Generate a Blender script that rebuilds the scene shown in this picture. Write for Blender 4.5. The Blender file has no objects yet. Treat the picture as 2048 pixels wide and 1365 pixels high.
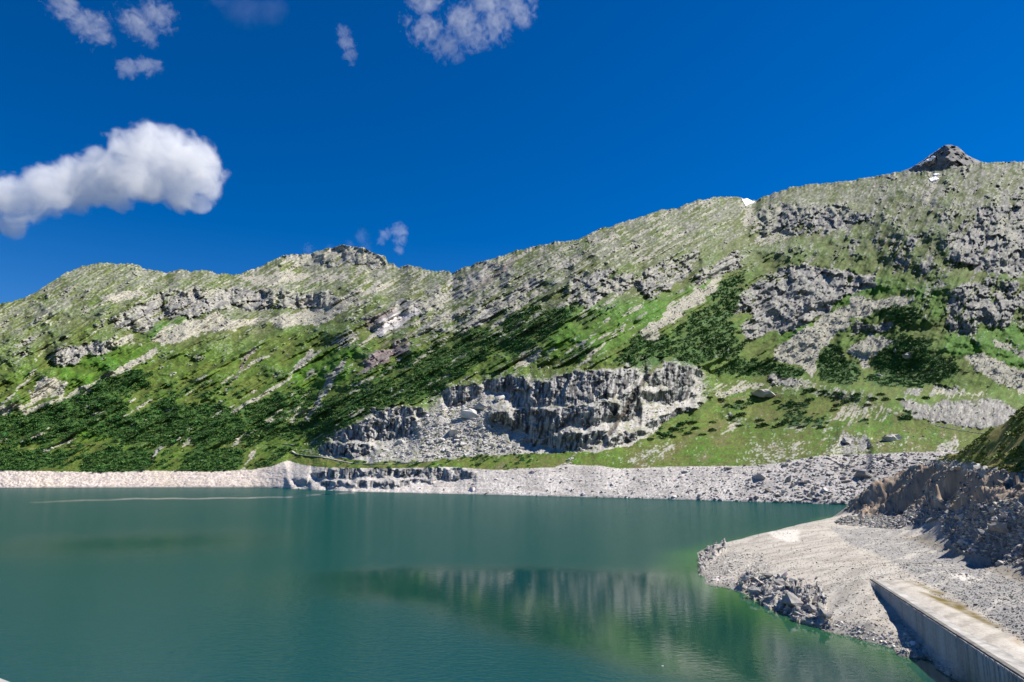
import bpy, bmesh, math, random
import numpy as np
from mathutils import Vector, Matrix

random.seed(7)
RNG = np.random.default_rng(11)
SC = bpy.context.scene
COL = SC.collection

# ------------------------------------------------------------------ camera
# metres; the lake surface is z = 0, the camera stands on the dam crest, looking along +Y
FPX, CX, CY, HORIZON, CAMZ = 1365.0, 1024.0, 682.5, 925.0, 40.0
PITCH = math.atan((HORIZON - CY) / FPX)
cam_d = bpy.data.cameras.new('camera')
cam_d.sensor_fit = 'HORIZONTAL'
cam_d.sensor_width = 36.0
cam_d.lens = 36.0 * FPX / 2048.0
cam_d.clip_start = 0.1
cam_d.clip_end = 60000.0
cam = bpy.data.objects.new('camera', cam_d)
cam.location = (0, 0, CAMZ)
cam.rotation_euler = (math.pi / 2 + PITCH, 0, 0)
COL.objects.link(cam)
SC.camera = cam

# ------------------------------------------------------------------ light
SUN_AZ, SUN_EL = math.radians(79), math.radians(50)      # azimuth to the right of +Y
SUN_DIR = Vector((math.sin(SUN_AZ) * math.cos(SUN_EL), math.cos(SUN_AZ) * math.cos(SUN_EL), math.sin(SUN_EL)))
world = bpy.data.worlds.new('World')
SC.world = world
world.use_nodes = True
wn, wl = world.node_tree.nodes, world.node_tree.links
wn.clear()
sky = wn.new('ShaderNodeTexSky')
sky.sky_type = 'NISHITA'
sky.sun_disc = False
sky.sun_elevation = SUN_EL
sky.sun_rotation = SUN_AZ
sky.altitude = 1900
sky.air_density = 1.0
sky.dust_density = 0.1
sky.ozone_density = 3.0
hs = wn.new('ShaderNodeHueSaturation')
hs.inputs['Saturation'].default_value = 1.45
hs.inputs['Hue'].default_value = 0.511
gam = wn.new('ShaderNodeGamma')
gam.inputs['Gamma'].default_value = 1.0
bg = wn.new('ShaderNodeBackground')
bg.inputs['Strength'].default_value = 0.07
wo = wn.new('ShaderNodeOutputWorld')
wl.new(sky.outputs[0], hs.inputs['Color'])
wl.new(hs.outputs[0], gam.inputs['Color'])
wl.new(gam.outputs[0], bg.inputs['Color'])
wl.new(bg.outputs[0], wo.inputs['Surface'])

sun_d = bpy.data.lights.new('sun', 'SUN')
sun_d.energy = 5.0
sun_d.angle = math.radians(0.5)
sun_d.color = (1.0, 0.94, 0.86)
sun = bpy.data.objects.new('sun', sun_d)
sun.rotation_euler = (-SUN_DIR).to_track_quat('-Z', 'Y').to_euler()
sun.location = (200, 100, 400)
COL.objects.link(sun)

SC.view_settings.view_transform = 'Standard'
SC.view_settings.look = 'None'
SC.view_settings.gamma = 1.0
SC.view_settings.use_curve_mapping = False
SC.view_settings.exposure = 0.75
SC.render.engine = 'CYCLES'
SC.cycles.max_bounces = 12
SC.cycles.diffuse_bounces = 2
SC.cycles.glossy_bounces = 2
SC.cycles.volume_bounces = 8
SC.cycles.transparent_max_bounces = 8
SC.cycles.use_denoising = True
SC.cycles.volume_step_rate = 2.5
SC.cycles.volume_max_steps = 256

# ------------------------------------------------------------------ helpers
_ang = np.linspace(0, 2 * np.pi, 256, endpoint=False)
_GRAD = np.stack([np.cos(_ang), np.sin(_ang)], 1).astype(np.float32)

def _hash(ix, iy, seed):
    h = (ix.astype(np.int64) * 374761393 + iy.astype(np.int64) * 668265263 + seed * 982451653) & 0xffffffff
    h = ((h ^ (h >> 13)) * 1274126177) & 0xffffffff
    return (h ^ (h >> 16)) & 255

def noise(x, y, seed=0):
    """gradient noise, about -1..1"""
    x = np.asarray(x, np.float32); y = np.asarray(y, np.float32)
    xi = np.floor(x); yi = np.floor(y)
    xf = x - xi; yf = y - yi
    xi = xi.astype(np.int32); yi = yi.astype(np.int32)
    u = xf * xf * xf * (xf * (xf * 6 - 15) + 10)
    v = yf * yf * yf * (yf * (yf * 6 - 15) + 10)
    def g(dx, dy):
        gr = _GRAD[_hash(xi + dx, yi + dy, seed)]
        return gr[..., 0] * (xf - dx) + gr[..., 1] * (yf - dy)
    a = g(0, 0) * (1 - u) + g(1, 0) * u
    b = g(0, 1) * (1 - u) + g(1, 1) * u
    return (a * (1 - v) + b * v) * 1.5

def fbm(x, y, octv=4, seed=0, gain=0.5, lac=2.03):
    s = 0; a = 1; t = 0
    for k in range(octv):
        s = s + a * noise(x * lac ** k + 17.3 * k, y * lac ** k - 9.1 * k, seed + k)
        t += a; a *= gain
    return s / t

def ridged(x, y, octv=4, seed=0, gain=0.55):
    s = 0; a = 1; t = 0
    for k in range(octv):
        s = s + a * (1 - 2 * np.abs(noise(x * 2.1 ** k + 5.7 * k, y * 2.1 ** k + 3.3 * k, seed + k)))
        t += a; a *= gain
    return s / t

def blocks(x, y, seed=0):
    """hard-edged jointed blocks, -1..1"""
    yi = np.floor(y)
    xs = x + _hash(yi.astype(np.int32), yi.astype(np.int32) * 0 + 7, seed) / 255.0 * 3
    return _hash(np.floor(xs).astype(np.int32), yi.astype(np.int32), seed + 1) / 127.5 - 1

def facets(x, y, seed=0, tilt=1.0, step=.5):
    """broken rock: every cell of a random mosaic is one tilted flat face"""
    x = np.asarray(x, np.float32); y = np.asarray(y, np.float32)
    xi = np.floor(x).astype(np.int32); yi = np.floor(y).astype(np.int32)
    best = np.full(x.shape, 9.0, np.float32); out = np.zeros(x.shape, np.float32)
    for dx in (-1, 0, 1):
        for dy in (-1, 0, 1):
            cx_, cy_ = xi + dx, yi + dy
            h1 = _hash(cx_, cy_, seed); h2 = _hash(cx_, cy_, seed + 1)
            ox = x - (cx_ + h1 * np.float32(1 / 255)); oy = y - (cy_ + h2 * np.float32(1 / 255))
            d = ox * ox + oy * oy
            m = d < best
            g = _GRAD[_hash(cx_, cy_, seed + 2)]
            v = tilt * (g[..., 0] * ox + g[..., 1] * oy) + step * (_hash(cx_, cy_, seed + 3) * np.float32(1 / 127.5) - 1)
            best = np.where(m, d, best); out = np.where(m, v, out)
    return out

def sstep(a, b, x):
    t = np.clip((x - a) / (b - a), 0, 1)
    return t * t * (3 - 2 * t)

def lerp(a, b, t):
    return a + (b - a) * t

def gauss(a, sr, sc):
    """gaussian blur of a 2-D array by FFT, mirrored edges"""
    pr, pc = int(3 * sr) + 1, int(3 * sc) + 1
    b = np.pad(a, ((pr, pr), (pc, pc)), mode='edge')
    fr = np.fft.fftfreq(b.shape[0])[:, None]; fc = np.fft.rfftfreq(b.shape[1])[None]
    k = np.exp(-2 * np.pi ** 2 * ((fr * sr) ** 2 + (fc * sc) ** 2))
    return np.fft.irfft2(np.fft.rfft2(b) * k, s=b.shape)[pr:-pr, pc:-pc]

def in_poly(x, y, poly):
    """boolean, vectorised"""
    out = np.zeros(x.shape, bool)
    xs = [p[0] for p in poly]; ys = [p[1] for p in poly]
    box = (x >= min(xs)) & (x <= max(xs)) & (y >= min(ys)) & (y <= max(ys))
    if not box.any():
        return out
    bx, by = x[box], y[box]
    r = np.zeros(bx.shape, bool)
    n = len(poly)
    for i in range(n):
        x0, y0 = poly[i]; x1, y1 = poly[(i + 1) % n]
        if y0 == y1:
            continue
        c = ((y0 > by) != (y1 > by)) & (bx < (x1 - x0) * (by - y0) / (y1 - y0) + x0)
        r ^= c
    out[box] = r
    return out

def line_dist(x, y, pts):
    d = np.full(x.shape, 1e9, np.float32)
    for (x0, y0), (x1, y1) in zip(pts[:-1], pts[1:]):
        dx, dy = x1 - x0, y1 - y0
        t = np.clip(((x - x0) * dx + (y - y0) * dy) / (dx * dx + dy * dy), 0, 1)
        d = np.minimum(d, np.hypot(x - x0 - t * dx, y - y0 - t * dy))
    return d

_sp, _cp = math.sin(PITCH), math.cos(PITCH)
def ray(px, py):
    """horizontal unit direction (hx, hy) and rise e of the sight line through a point of the photograph"""
    a = (np.asarray(px, float) - CX) / FPX
    b = (CY - np.asarray(py, float)) / FPX
    dx = a + 0 * b
    dy = _cp - b * _sp
    dz = _sp + b * _cp
    h = np.hypot(dx, dy)
    return dx / h, dy / h, dz / h

def on_plane(px, py, z):
    hx, hy, e = ray(px, py)
    r = (z - CAMZ) / e
    return np.array([hx * r, hy * r, z + 0 * r])

def at_range(px, py, r):
    hx, hy, e = ray(px, py)
    return np.array([hx * r, hy * r, CAMZ + e * r])

def project(X, Y, Z):
    z = np.asarray(Z) - CAMZ
    dep = Y * _cp + z * _sp
    up = -Y * _sp + z * _cp
    return CX + FPX * X / dep, CY - FPX * up / dep

def link(name, mesh, parent=None):
    o = bpy.data.objects.new(name, mesh)
    COL.objects.link(o)
    if parent is not None:
        o.parent = parent
    return o

def tag(o, label=None, cat=None, group=None, kind=None):
    if label: o['label'] = label
    if cat: o['category'] = cat
    if group: o['group'] = group
    if kind: o['kind'] = kind
    return o

def mesh_np(name, verts, faces, mat=None, smooth=True, colors=None, attrs=None):
    """mesh from numpy arrays; faces all of the same size"""
    me = bpy.data.meshes.new(name)
    verts = np.ascontiguousarray(verts, np.float32); faces = np.ascontiguousarray(faces, np.int32)
    k = faces.shape[1]
    me.vertices.add(len(verts)); me.vertices.foreach_set('co', verts.ravel())
    me.loops.add(faces.size); me.loops.foreach_set('vertex_index', faces.ravel())
    me.polygons.add(len(faces))
    me.polygons.foreach_set('loop_start', np.arange(0, faces.size, k, dtype=np.int32))
    me.polygons.foreach_set('loop_total', np.full(len(faces), k, np.int32))
    me.polygons.foreach_set('use_smooth', np.full(len(faces), smooth, bool))
    if colors is not None:
        a = me.color_attributes.new('cover', 'FLOAT_COLOR', 'POINT')
        c = np.ones((len(verts), 4), np.float32); c[:, :3] = colors
        a.data.foreach_set('color', c.ravel())
    for nm, v in (attrs or {}).items():
        a = me.attributes.new(nm, 'FLOAT', 'POINT')
        a.data.foreach_set('value', np.ascontiguousarray(v, np.float32))
    me.update(calc_edges=True)
    if mat: me.materials.append(mat)
    return me

def grid_faces(nr, nc):
    i = np.arange(nr - 1)[:, None] * nc + np.arange(nc - 1)[None]
    return np.stack([i, i + 1, i + nc + 1, i + nc], -1).reshape(-1, 4)

# ------------------------------------------------------------------ materials
def new_mat(name):
    m = bpy.data.materials.new(name)
    m.use_nodes = True
    nt = m.node_tree
    nt.nodes.clear()
    out = nt.nodes.new('ShaderNodeOutputMaterial')
    return m, nt.nodes, nt.links, out

def cover_mat(name, scale=0.5, bump=0.3, bump_dist=0.4, vary=0.35, rough=0.9, attr=True, color=(.4, .4, .4), detail=6.0, spec=0.2, rand=0.0):
    """ground cover: colour from the land-cover attribute, grain and fine relief from noise in metres"""
    m, n, l, out = new_mat(name)
    b = n.new('ShaderNodeBsdfPrincipled')
    b.inputs['Roughness'].default_value = rough
    b.inputs['Specular IOR Level'].default_value = spec
    tc = n.new('ShaderNodeTexCoord')
    nz = n.new('ShaderNodeTexNoise'); nz.inputs['Scale'].default_value = scale
    nz.inputs['Detail'].default_value = detail; nz.inputs['Roughness'].default_value = 0.65
    l.new(tc.outputs['Object'], nz.inputs['Vector'])
    mr = n.new('ShaderNodeMapRange')
    mr.inputs['From Min'].default_value = 0.25; mr.inputs['From Max'].default_value = 0.75
    mr.inputs['To Min'].default_value = 1 - vary; mr.inputs['To Max'].default_value = 1 + vary
    l.new(nz.outputs['Fac'], mr.inputs['Value'])
    if attr:
        at = n.new('ShaderNodeVertexColor'); at.layer_name = 'cover'
        src = at.outputs['Color']
    else:
        rg = n.new('ShaderNodeRGB'); rg.outputs[0].default_value = (*color, 1)
        src = rg.outputs[0]
    if rand:
        oi = n.new('ShaderNodeObjectInfo')
        m2 = n.new('ShaderNodeMapRange'); m2.inputs['To Min'].default_value = 1 - rand; m2.inputs['To Max'].default_value = 1 + rand
        l.new(oi.outputs['Random'], m2.inputs['Value'])
        sc2 = n.new('ShaderNodeVectorMath'); sc2.operation = 'SCALE'
        l.new(src, sc2.inputs[0]); l.new(m2.outputs[0], sc2.inputs['Scale']); src = sc2.outputs[0]
    mx = n.new('ShaderNodeVectorMath'); mx.operation = 'SCALE'
    l.new(src, mx.inputs[0]); l.new(mr.outputs[0], mx.inputs['Scale'])
    l.new(mx.outputs[0], b.inputs['Base Color'])
    bp = n.new('ShaderNodeBump')
    bp.inputs['Strength'].default_value = bump; bp.inputs['Distance'].default_value = bump_dist
    l.new(nz.outputs['Fac'], bp.inputs['Height'])
    l.new(bp.outputs[0], b.inputs['Normal'])
    l.new(b.outputs[0], out.inputs['Surface'])
    return m

M_TERRAIN = cover_mat('alpine_ground', scale=0.35, bump=0.6, bump_dist=1.6, vary=0.32)
M_NEAR = cover_mat('near_ground', scale=1.6, bump=0.5, bump_dist=0.25, vary=0.22)
M_STONE = cover_mat('stone', scale=0.9, bump=0.5, bump_dist=0.3, vary=0.25)
M_LEAF = cover_mat('pine_needles', scale=3.0, bump=0.0, vary=0.35, rough=0.7)

# ------------------------------------------------------------------ far side of the lake: one continuous surface, later split
STEP = 1.65
PX = np.arange(-130, 2190, STEP)
NC = len(PX); NR = 410
RIDGE = [(-200, 640), (-60, 618), (0, 609), (49, 598), (76, 583), (126, 550), (164, 533), (209, 526), (278, 531), (284, 537), (331, 548), (343, 543), (362, 539),
         (381, 544), (411, 541), (438, 549), (476, 550), (514, 537), (564, 512), (617, 509), (655, 497), (688, 491), (726, 497), (752, 509), (771, 516), (776, 528),
         (787, 528), (798, 537), (821, 531), (847, 539), (867, 543), (897, 543), (905, 548), (920, 539), (958, 526), (996, 516), (1030, 503), (1076, 493),
         (1110, 485), (1152, 480), (1200, 459), (1266, 440), (1323, 420), (1354, 418), (1398, 400), (1464, 393), (1508, 402), (1534, 392), (1587, 374),
         (1622, 370), (1697, 363), (1758, 352), (1800, 345), (1830, 344), (1870, 344), (1905, 338), (1940, 330), (1965, 326), (2048, 324), (2200, 318)]
SHORE = [(-200, 974), (0, 975), (300, 974), (520, 974), (600, 977), (690, 983), (900, 987), (1100, 992), (1300, 997), (1500, 1003), (1690, 1009), (1760, 1011), (2200, 1018)]
WHITE = [(-200, 942), (0, 942), (100, 943), (200, 945), (300, 942), (420, 944), (500, 940), (540, 934), (575, 921), (600, 929), (640, 935), (700, 937), (800, 937), (900, 934), (950, 938),
         (1010, 941), (1030, 938), (1110, 935), (1130, 926), (1145, 930), (1200, 932), (1240, 938), (1330, 934), (1500, 932), (1560, 926), (1640, 911), (1740, 908), (1850, 904), (1900, 902), (2200, 905)]
MEADOW = [(-200, 940), (540, 932), (560, 908), (585, 905), (620, 909), (740, 924), (860, 922), (950, 912), (1040, 906), (1200, 902), (1260, 885), (1320, 862), (1400, 836), (1440, 800), (1540, 786), (1700, 790),
          (1800, 822), (1880, 850), (1960, 858), (2200, 870)]
def curve(pts, x):
    p = np.array(pts, float)
    return np.interp(x, p[:, 0], p[:, 1])

def smooth1(a, s):
    return gauss(np.repeat(a[None], 3, 0), .1, s)[1]
shore = smooth1(curve(SHORE, PX) + 1.2, 14)
rid_s = smooth1(curve(RIDGE, PX), 5)
T = np.linspace(0, 1, NR)[:, None]
rid = curve(RIDGE, PX) + 4.0 * fbm(PX / 16, PX * 0 + .3, 4, 21) - 3.0 * np.abs(noise(PX / 7, PX * 0 + .7, 5))
PXG = np.repeat(PX[None], NR, 0).astype(np.float32)
PY = (shore[None] + (rid_s - shore)[None] * T + (rid - rid_s)[None] * T ** 70).astype(np.float32)
HX, HY, E = ray(PXG, PY)
white = curve(WHITE, PX)[None] + 1.6 * fbm(PX / 9, PX * 0, 3, 8)[None]
meadow = curve(MEADOW, PX)[None]

# noise-warped picture coordinates for the outlines of the land cover
wx = 20 * fbm(PXG / 34, PY / 26, 4, 31, .6) + 3.5 * noise(PXG / 5, PY / 5, 36)
wy = 13 * fbm(PXG / 34, PY / 26, 4, 41, .6) + 2.5 * noise(PXG / 5, PY / 5, 46)
QX, QY = PXG + wx, PY + wy

# direction of the fall line as it shows on the slope, and streak coordinates along / across it
fa = np.interp(PX, [-200, 1350, 1600, 1800, 2050, 2200], [152, 150, 125, 100, 52, 45])[None] * math.pi / 180
SA = PXG * np.cos(fa) + PY * np.sin(fa)
SB = -PXG * np.sin(fa) + PY * np.cos(fa)
fc = math.radians(150)
SA = PXG * math.cos(fc) + PY * math.sin(fc); SB = -PXG * math.sin(fc) + PY * math.cos(fc)
fr_ = math.radians(118)
SA2 = PXG * math.cos(fr_) + PY * math.sin(fr_); SB2 = -PXG * math.sin(fr_) + PY * math.cos(fr_)
wr = sstep(1450, 1800, PXG)
def unit(a):
    return a * (.5 / a.std())
def streak(la, lb, octv, seed):
    a = fbm(SA / la, SB / lb, octv, seed)
    b = fbm(SA2 / la, SB2 / lb, octv, seed + 50)
    return unit(lerp(a, b, wr))
st1 = streak(150, 16, 4, 61)
st2 = streak(70, 7, 3, 71)
st3 = streak(26, 3.4, 2, 81)
isoM = streak(52, 24, 4, 211)
iso1 = unit(fbm(PXG / 60, PY / 40, 4, 91))
iso2 = unit(fbm(PXG / 14, PY / 9, 3, 101))
iso3 = unit(fbm(PXG / 4.5, PY / 3.0, 2, 111))

def paint(a, poly, v, op='max'):
    m = in_poly(QX, QY, poly)
    if op == 'max': a[m] = np.maximum(a[m], v)
    else: a[m] = v
def pline(a, pts, w, v):
    d = line_dist(QX * .5 + PXG * .5, QY * .5 + PY * .5, pts)
    m = d < w
    a[m] = np.maximum(a[m], v)

hfrac = (PY - meadow) / np.minimum(rid_s[None] - meadow, -1)      # 0 at the foot, 1 at the ridge
Z32 = lambda v=0.0: np.full(PXG.shape, v, np.float32)

# --- dwarf pine density
S = Z32(-0.35)
S += 0.60 * sstep(0.66, 0.2, hfrac) * sstep(1250, 1000, PXG)
for p, v in [
    ([(-140, 845), (0, 835), (60, 822), (110, 798), (180, 772), (215, 742), (290, 740), (300, 770), (240, 800), (260, 830), (330, 800), (400, 812), (470, 812), (480, 850), (430, 885), (330, 888), (240, 885), (180, 862), (100, 885), (-140, 900)], 0.95),
    ([(-140, 905), (60, 900), (150, 905), (110, 935), (60, 945), (-140, 945)], 0.9),
    ([(160, 915), (230, 897), (310, 892), (300, 925), (270, 945), (160, 945)], 0.85),
    ([(355, 940), (400, 900), (480, 892), (490, 915), (470, 945), (360, 943)], 0.9),
    ([(512, 925), (560, 895), (575, 900), (545, 930), (512, 945)], 0.7),
    ([(440, 830), (520, 800), (600, 775), (640, 770), (610, 830), (590, 880), (512, 885), (430, 885)], 0.75),
    ([(590, 870), (640, 800), (700, 770), (770, 735), (860, 690), (960, 650), (1060, 612), (1110, 618), (1070, 672), (1000, 705), (930, 748), (880, 792), (830, 806), (760, 815), (700, 848), (640, 874)], 0.62),
    ([(600, 872), (700, 800), (760, 790), (840, 740), (930, 700), (980, 700), (930, 748), (880, 792), (830, 806), (760, 815), (700, 848), (640, 874)], 0.92),
    ([(250, 740), (300, 735), (360, 760), (420, 750), (500, 770), (480, 800), (400, 800), (300, 790)], 0.35),
    ([(1000, 700), (1010, 665), (1060, 640), (1150, 600), (1165, 610), (1120, 660), (1070, 712), (1030, 728)], 0.7),
    ([(1130, 718), (1150, 695), (1185, 690), (1165, 722)], 0.85),
    ([(1225, 725), (1255, 685), (1290, 655), (1330, 665), (1345, 690), (1325, 730), (1270, 742)], 0.8),
    ([(1335, 742), (1330, 690), (1365, 645), (1420, 600), (1445, 560), (1500, 540), (1485, 590), (1465, 640), (1470, 665), (1500, 690), (1480, 715), (1410, 725), (1370, 748)], 0.72),
    ([(1420, 735), (1480, 715), (1540, 725), (1610, 738), (1612, 752), (1580, 758), (1530, 752), (1430, 752)], 0.95),
    ([(1636, 745), (1640, 705), (1665, 683), (1690, 700), (1680, 715), (1700, 718), (1725, 735), (1722, 765), (1690, 772), (1640, 764)], 1.0),
    ([(1733, 762), (1742, 712), (1765, 698), (1810, 688), (1850, 695), (1890, 718), (1935, 738), (1925, 752), (1880, 762), (1850, 774), (1800, 775), (1760, 776)], 1.0),
    ([(1740, 628), (1780, 603), (1820, 613), (1852, 625), (1832, 652), (1800, 657), (1770, 642)], 0.9),
    ([(1760, 662), (1800, 668), (1865, 678), (1855, 702), (1800, 692), (1770, 680)], 0.85),
    ([(1700, 675), (1720, 665), (1722, 678), (1705, 684)], 0.9),
    ([(1556, 842), (1580, 815), (1640, 826), (1665, 842), (1650, 856), (1570, 858)], 0.55),
    ([(1796, 845), (1805, 818), (1820, 812), (1830, 840), (1815, 848)], 0.9),
    ([(1620, 770), (1700, 785), (1790, 795), (1780, 808), (1700, 805), (1620, 790)], 0.42),
    ([(1440, 815), (1470, 800), (1520, 806), (1500, 820)], .5),
    ([(1540, 812), (1600, 800), (1640, 808), (1620, 822), (1560, 824)], .5),
    ([(1660, 850), (1700, 838), (1790, 836), (1830, 850), (1760, 860)], .38),
    ([(1370, 905), (1400, 892), (1470, 900), (1440, 915)], .3),
    ([(1290, 880), (1310, 855), (1360, 840), (1400, 842), (1380, 862), (1330, 880)], 0.5),
]: paint(S, p, v)
S = gauss(S, 3.0, 2.5)

# --- scree
C = Z32(-0.25)
C += 0.42 * sstep(0.45, 0.95, hfrac) + .20 * sstep(.1, .3, hfrac) * sstep(450, 650, PXG) * sstep(1500, 1300, PXG)
for p, v in [
    ([(300, 682), (340, 645), (400, 640), (440, 625), (460, 638), (512, 636), (560, 634), (620, 615), (660, 600), (700, 588), (735, 600), (690, 622), (640, 648), (570, 656), (520, 642), (470, 658), (400, 668), (340, 692)], 1.0),
    ([(190, 688), (235, 670), (268, 672), (280, 692), (250, 690)], 0.8),
    ([(205, 598), (235, 584), (302, 583), (285, 592), (235, 604)], 0.9),
    ([(62, 805), (68, 768), (108, 750), (120, 765), (145, 768), (120, 785), (60, 812), (-10, 838), (-130, 850), (-130, 825), (0, 812)], 0.95),
    ([(1458, 558), (1432, 575), (1395, 608), (1352, 640), (1322, 660), (1312, 682), (1288, 682), (1278, 665), (1310, 640), (1350, 605), (1400, 578), (1440, 558)], 1.0),
    ([(1268, 638), (1240, 665), (1212, 692), (1182, 722), (1148, 738), (1190, 700), (1240, 655)], 0.8),
    ([(1715, 592), (1750, 600), (1812, 588), (1835, 600), (1790, 612), (1745, 625), (1715, 640), (1672, 665), (1655, 690), (1640, 705), (1636, 742), (1620, 758), (1602, 735), (1562, 725), (1543, 705), (1575, 680), (1620, 650), (1660, 625), (1690, 608)], 1.0),
    ([(1695, 700), (1740, 668), (1802, 685), (1762, 698), (1742, 715), (1735, 742), (1718, 722)], 1.0),
    ([(1922, 716), (1960, 706), (2060, 748), (2190, 800), (2190, 830), (2048, 785), (2010, 778), (1965, 748)], 1.0),
    ([(1972, 674), (2050, 704), (2190, 760), (2190, 775), (2048, 722), (2000, 696)], 0.95),
    ([(480, 556), (560, 544), (620, 549), (690, 543), (712, 560), (680, 566), (600, 560), (520, 576)], 0.85),
    ([(700, 582), (750, 565), (790, 566), (740, 590)], 0.8),
    ([(1488, 398), (1510, 404), (1502, 430), (1512, 452), (1490, 452), (1480, 425)], 0.8),
    ([(1500, 482), (1545, 465), (1600, 453), (1570, 478), (1530, 496)], 0.85),
    ([(1858, 345), (1885, 350), (1870, 390), (1850, 420), (1840, 400)], 0.7),
    ([(1020, 725), (1060, 700), (1080, 680), (1075, 712), (1050, 738)], 0.7),
    ([(1690, 815), (1750, 810), (1780, 818), (1720, 828), (1640, 850), (1660, 832)], 0.6),
    ([(1500, 925), (1520, 890), (1600, 880), (1640, 890), (1600, 915)], .32), ([(1430, 868), (1435, 850), (1470, 840), (1495, 855), (1450, 872)], .5), ([(1690, 850), (1700, 830), (1780, 815), (1805, 825), (1740, 846)], .6),
    ([(1830, 772), (1930, 780), (1995, 792), (1900, 800)], .45), ([(1600, 768), (1680, 772), (1705, 786), (1620, 792)], .45), ([(1430, 800), (1440, 770), (1500, 760), (1492, 790)], .5), ([(1240, 925), (1280, 898), (1340, 886), (1372, 890), (1310, 925)], .38),
    ([(1545, 845), (1600, 835), (1650, 842), (1680, 856), (1600, 866)], .3), ([(1870, 905), (1885, 884), (1925, 878), (1918, 904)], .7), ([(1660, 800), (1740, 795), (1790, 806), (1700, 815)], .35),
    ([(1420, 770), (1480, 758), (1560, 765), (1640, 765), (1600, 785), (1500, 780), (1440, 800)], 0.5),
]: paint(C, p, v)
for pts, w, v in [
    ([(310, 702), (250, 734), (200, 760), (150, 786), (100, 806), (50, 826)], 5.5, 0.95),
    ([(72, 740), (45, 772), (0, 812), (-60, 850)], 3.2, 0.95),
    ([(215, 600), (160, 628)], 2.5, 0.8),
    ([(622, 702), (575, 760), (512, 798), (468, 824)], 4.5, 0.95),
    ([(640, 700), (600, 735), (560, 770)], 2.5, 0.8),
    ([(606, 803), (584, 846)], 4, 0.8),
    ([(300, 800), (268, 822), (245, 833)], 3, 0.9),
    ([(495, 868), (465, 890)], 4, 0.8),
    ([(150, 878), (90, 902)], 3.2, 0.8),
    ([(508, 905), (480, 945)], 4, 0.9),
    ([(900, 750), (835, 780)], 2.0, 0.8), ([(870, 700), (800, 745)], 2.0, 0.8), ([(960, 690), (890, 735)], 1.8, 0.7),
    ([(820, 705), (760, 750), (700, 775)], 2.4, 0.8),
    ([(1095, 690), (1060, 718), (1035, 735)], 3.0, 0.85),
    ([(1220, 640), (1175, 675), (1130, 705)], 2.5, 0.6),
    ([(1000, 600), (940, 640), (880, 690)], 3.5, 0.7), ([(1100, 570), (1040, 610), (980, 660)], 4, 0.7),
    ([(840, 632), (900, 600), (950, 580)], 3.0, 0.8),
    ([(1270, 560), (1180, 590), (1090, 620), (1024, 660)], 4, 0.55),
    ([(560, 700), (500, 730), (440, 770)], 2.5, 0.7),
    ([(512, 780), (440, 830)], 2, 0.6),
]: pline(C, pts, w, v)
_lr = np.random.default_rng(77)
LZONE = [(560, 850), (640, 720), (760, 640), (900, 580), (1060, 530), (1240, 480), (1400, 470), (1450, 540), (1300, 640), (1150, 720), (1020, 715), (900, 770), (800, 800), (640, 870)]
LZ2 = [(0, 790), (120, 660), (300, 620), (520, 690), (640, 720), (600, 850), (430, 880), (230, 880), (0, 880)]
for zone, cnt_ in ((LZONE, 105), (LZ2, 42)):
    k = 0
    zx = [p_[0] for p_ in zone]; zy = [p_[1] for p_ in zone]
    while k < cnt_:
        x0, y0 = _lr.uniform(min(zx), max(zx)), _lr.uniform(min(zy), max(zy))
        if not in_poly(np.array([x0]), np.array([y0]), zone)[0]: continue
        L = np.exp(_lr.normal(3.6, .5)); a_ = math.radians(_lr.normal(150, 7))
        x1, y1 = x0 + L * math.cos(a_), y0 + L * math.sin(a_)
        w_ = _lr.uniform(.8, 2.6) * (1 + .5 * (_lr.random() < .15))
        sub = (slice(None), slice(max(0, int((min(x0, x1) - 45 - PX[0]) / STEP)), min(NC, int((max(x0, x1) + 45 - PX[0]) / STEP))))
        d_ = line_dist((QX * .5 + PXG * .5)[sub], (QY * .5 + PY * .5)[sub], [(x0, y0), (x1, y1)])
        m_ = d_ < w_; t_ = C[sub]; t_[m_] = np.maximum(t_[m_], _lr.uniform(.5, .85)); C[sub] = t_
        k += 1
C = gauss(C, 1.3, 1.2)

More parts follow.
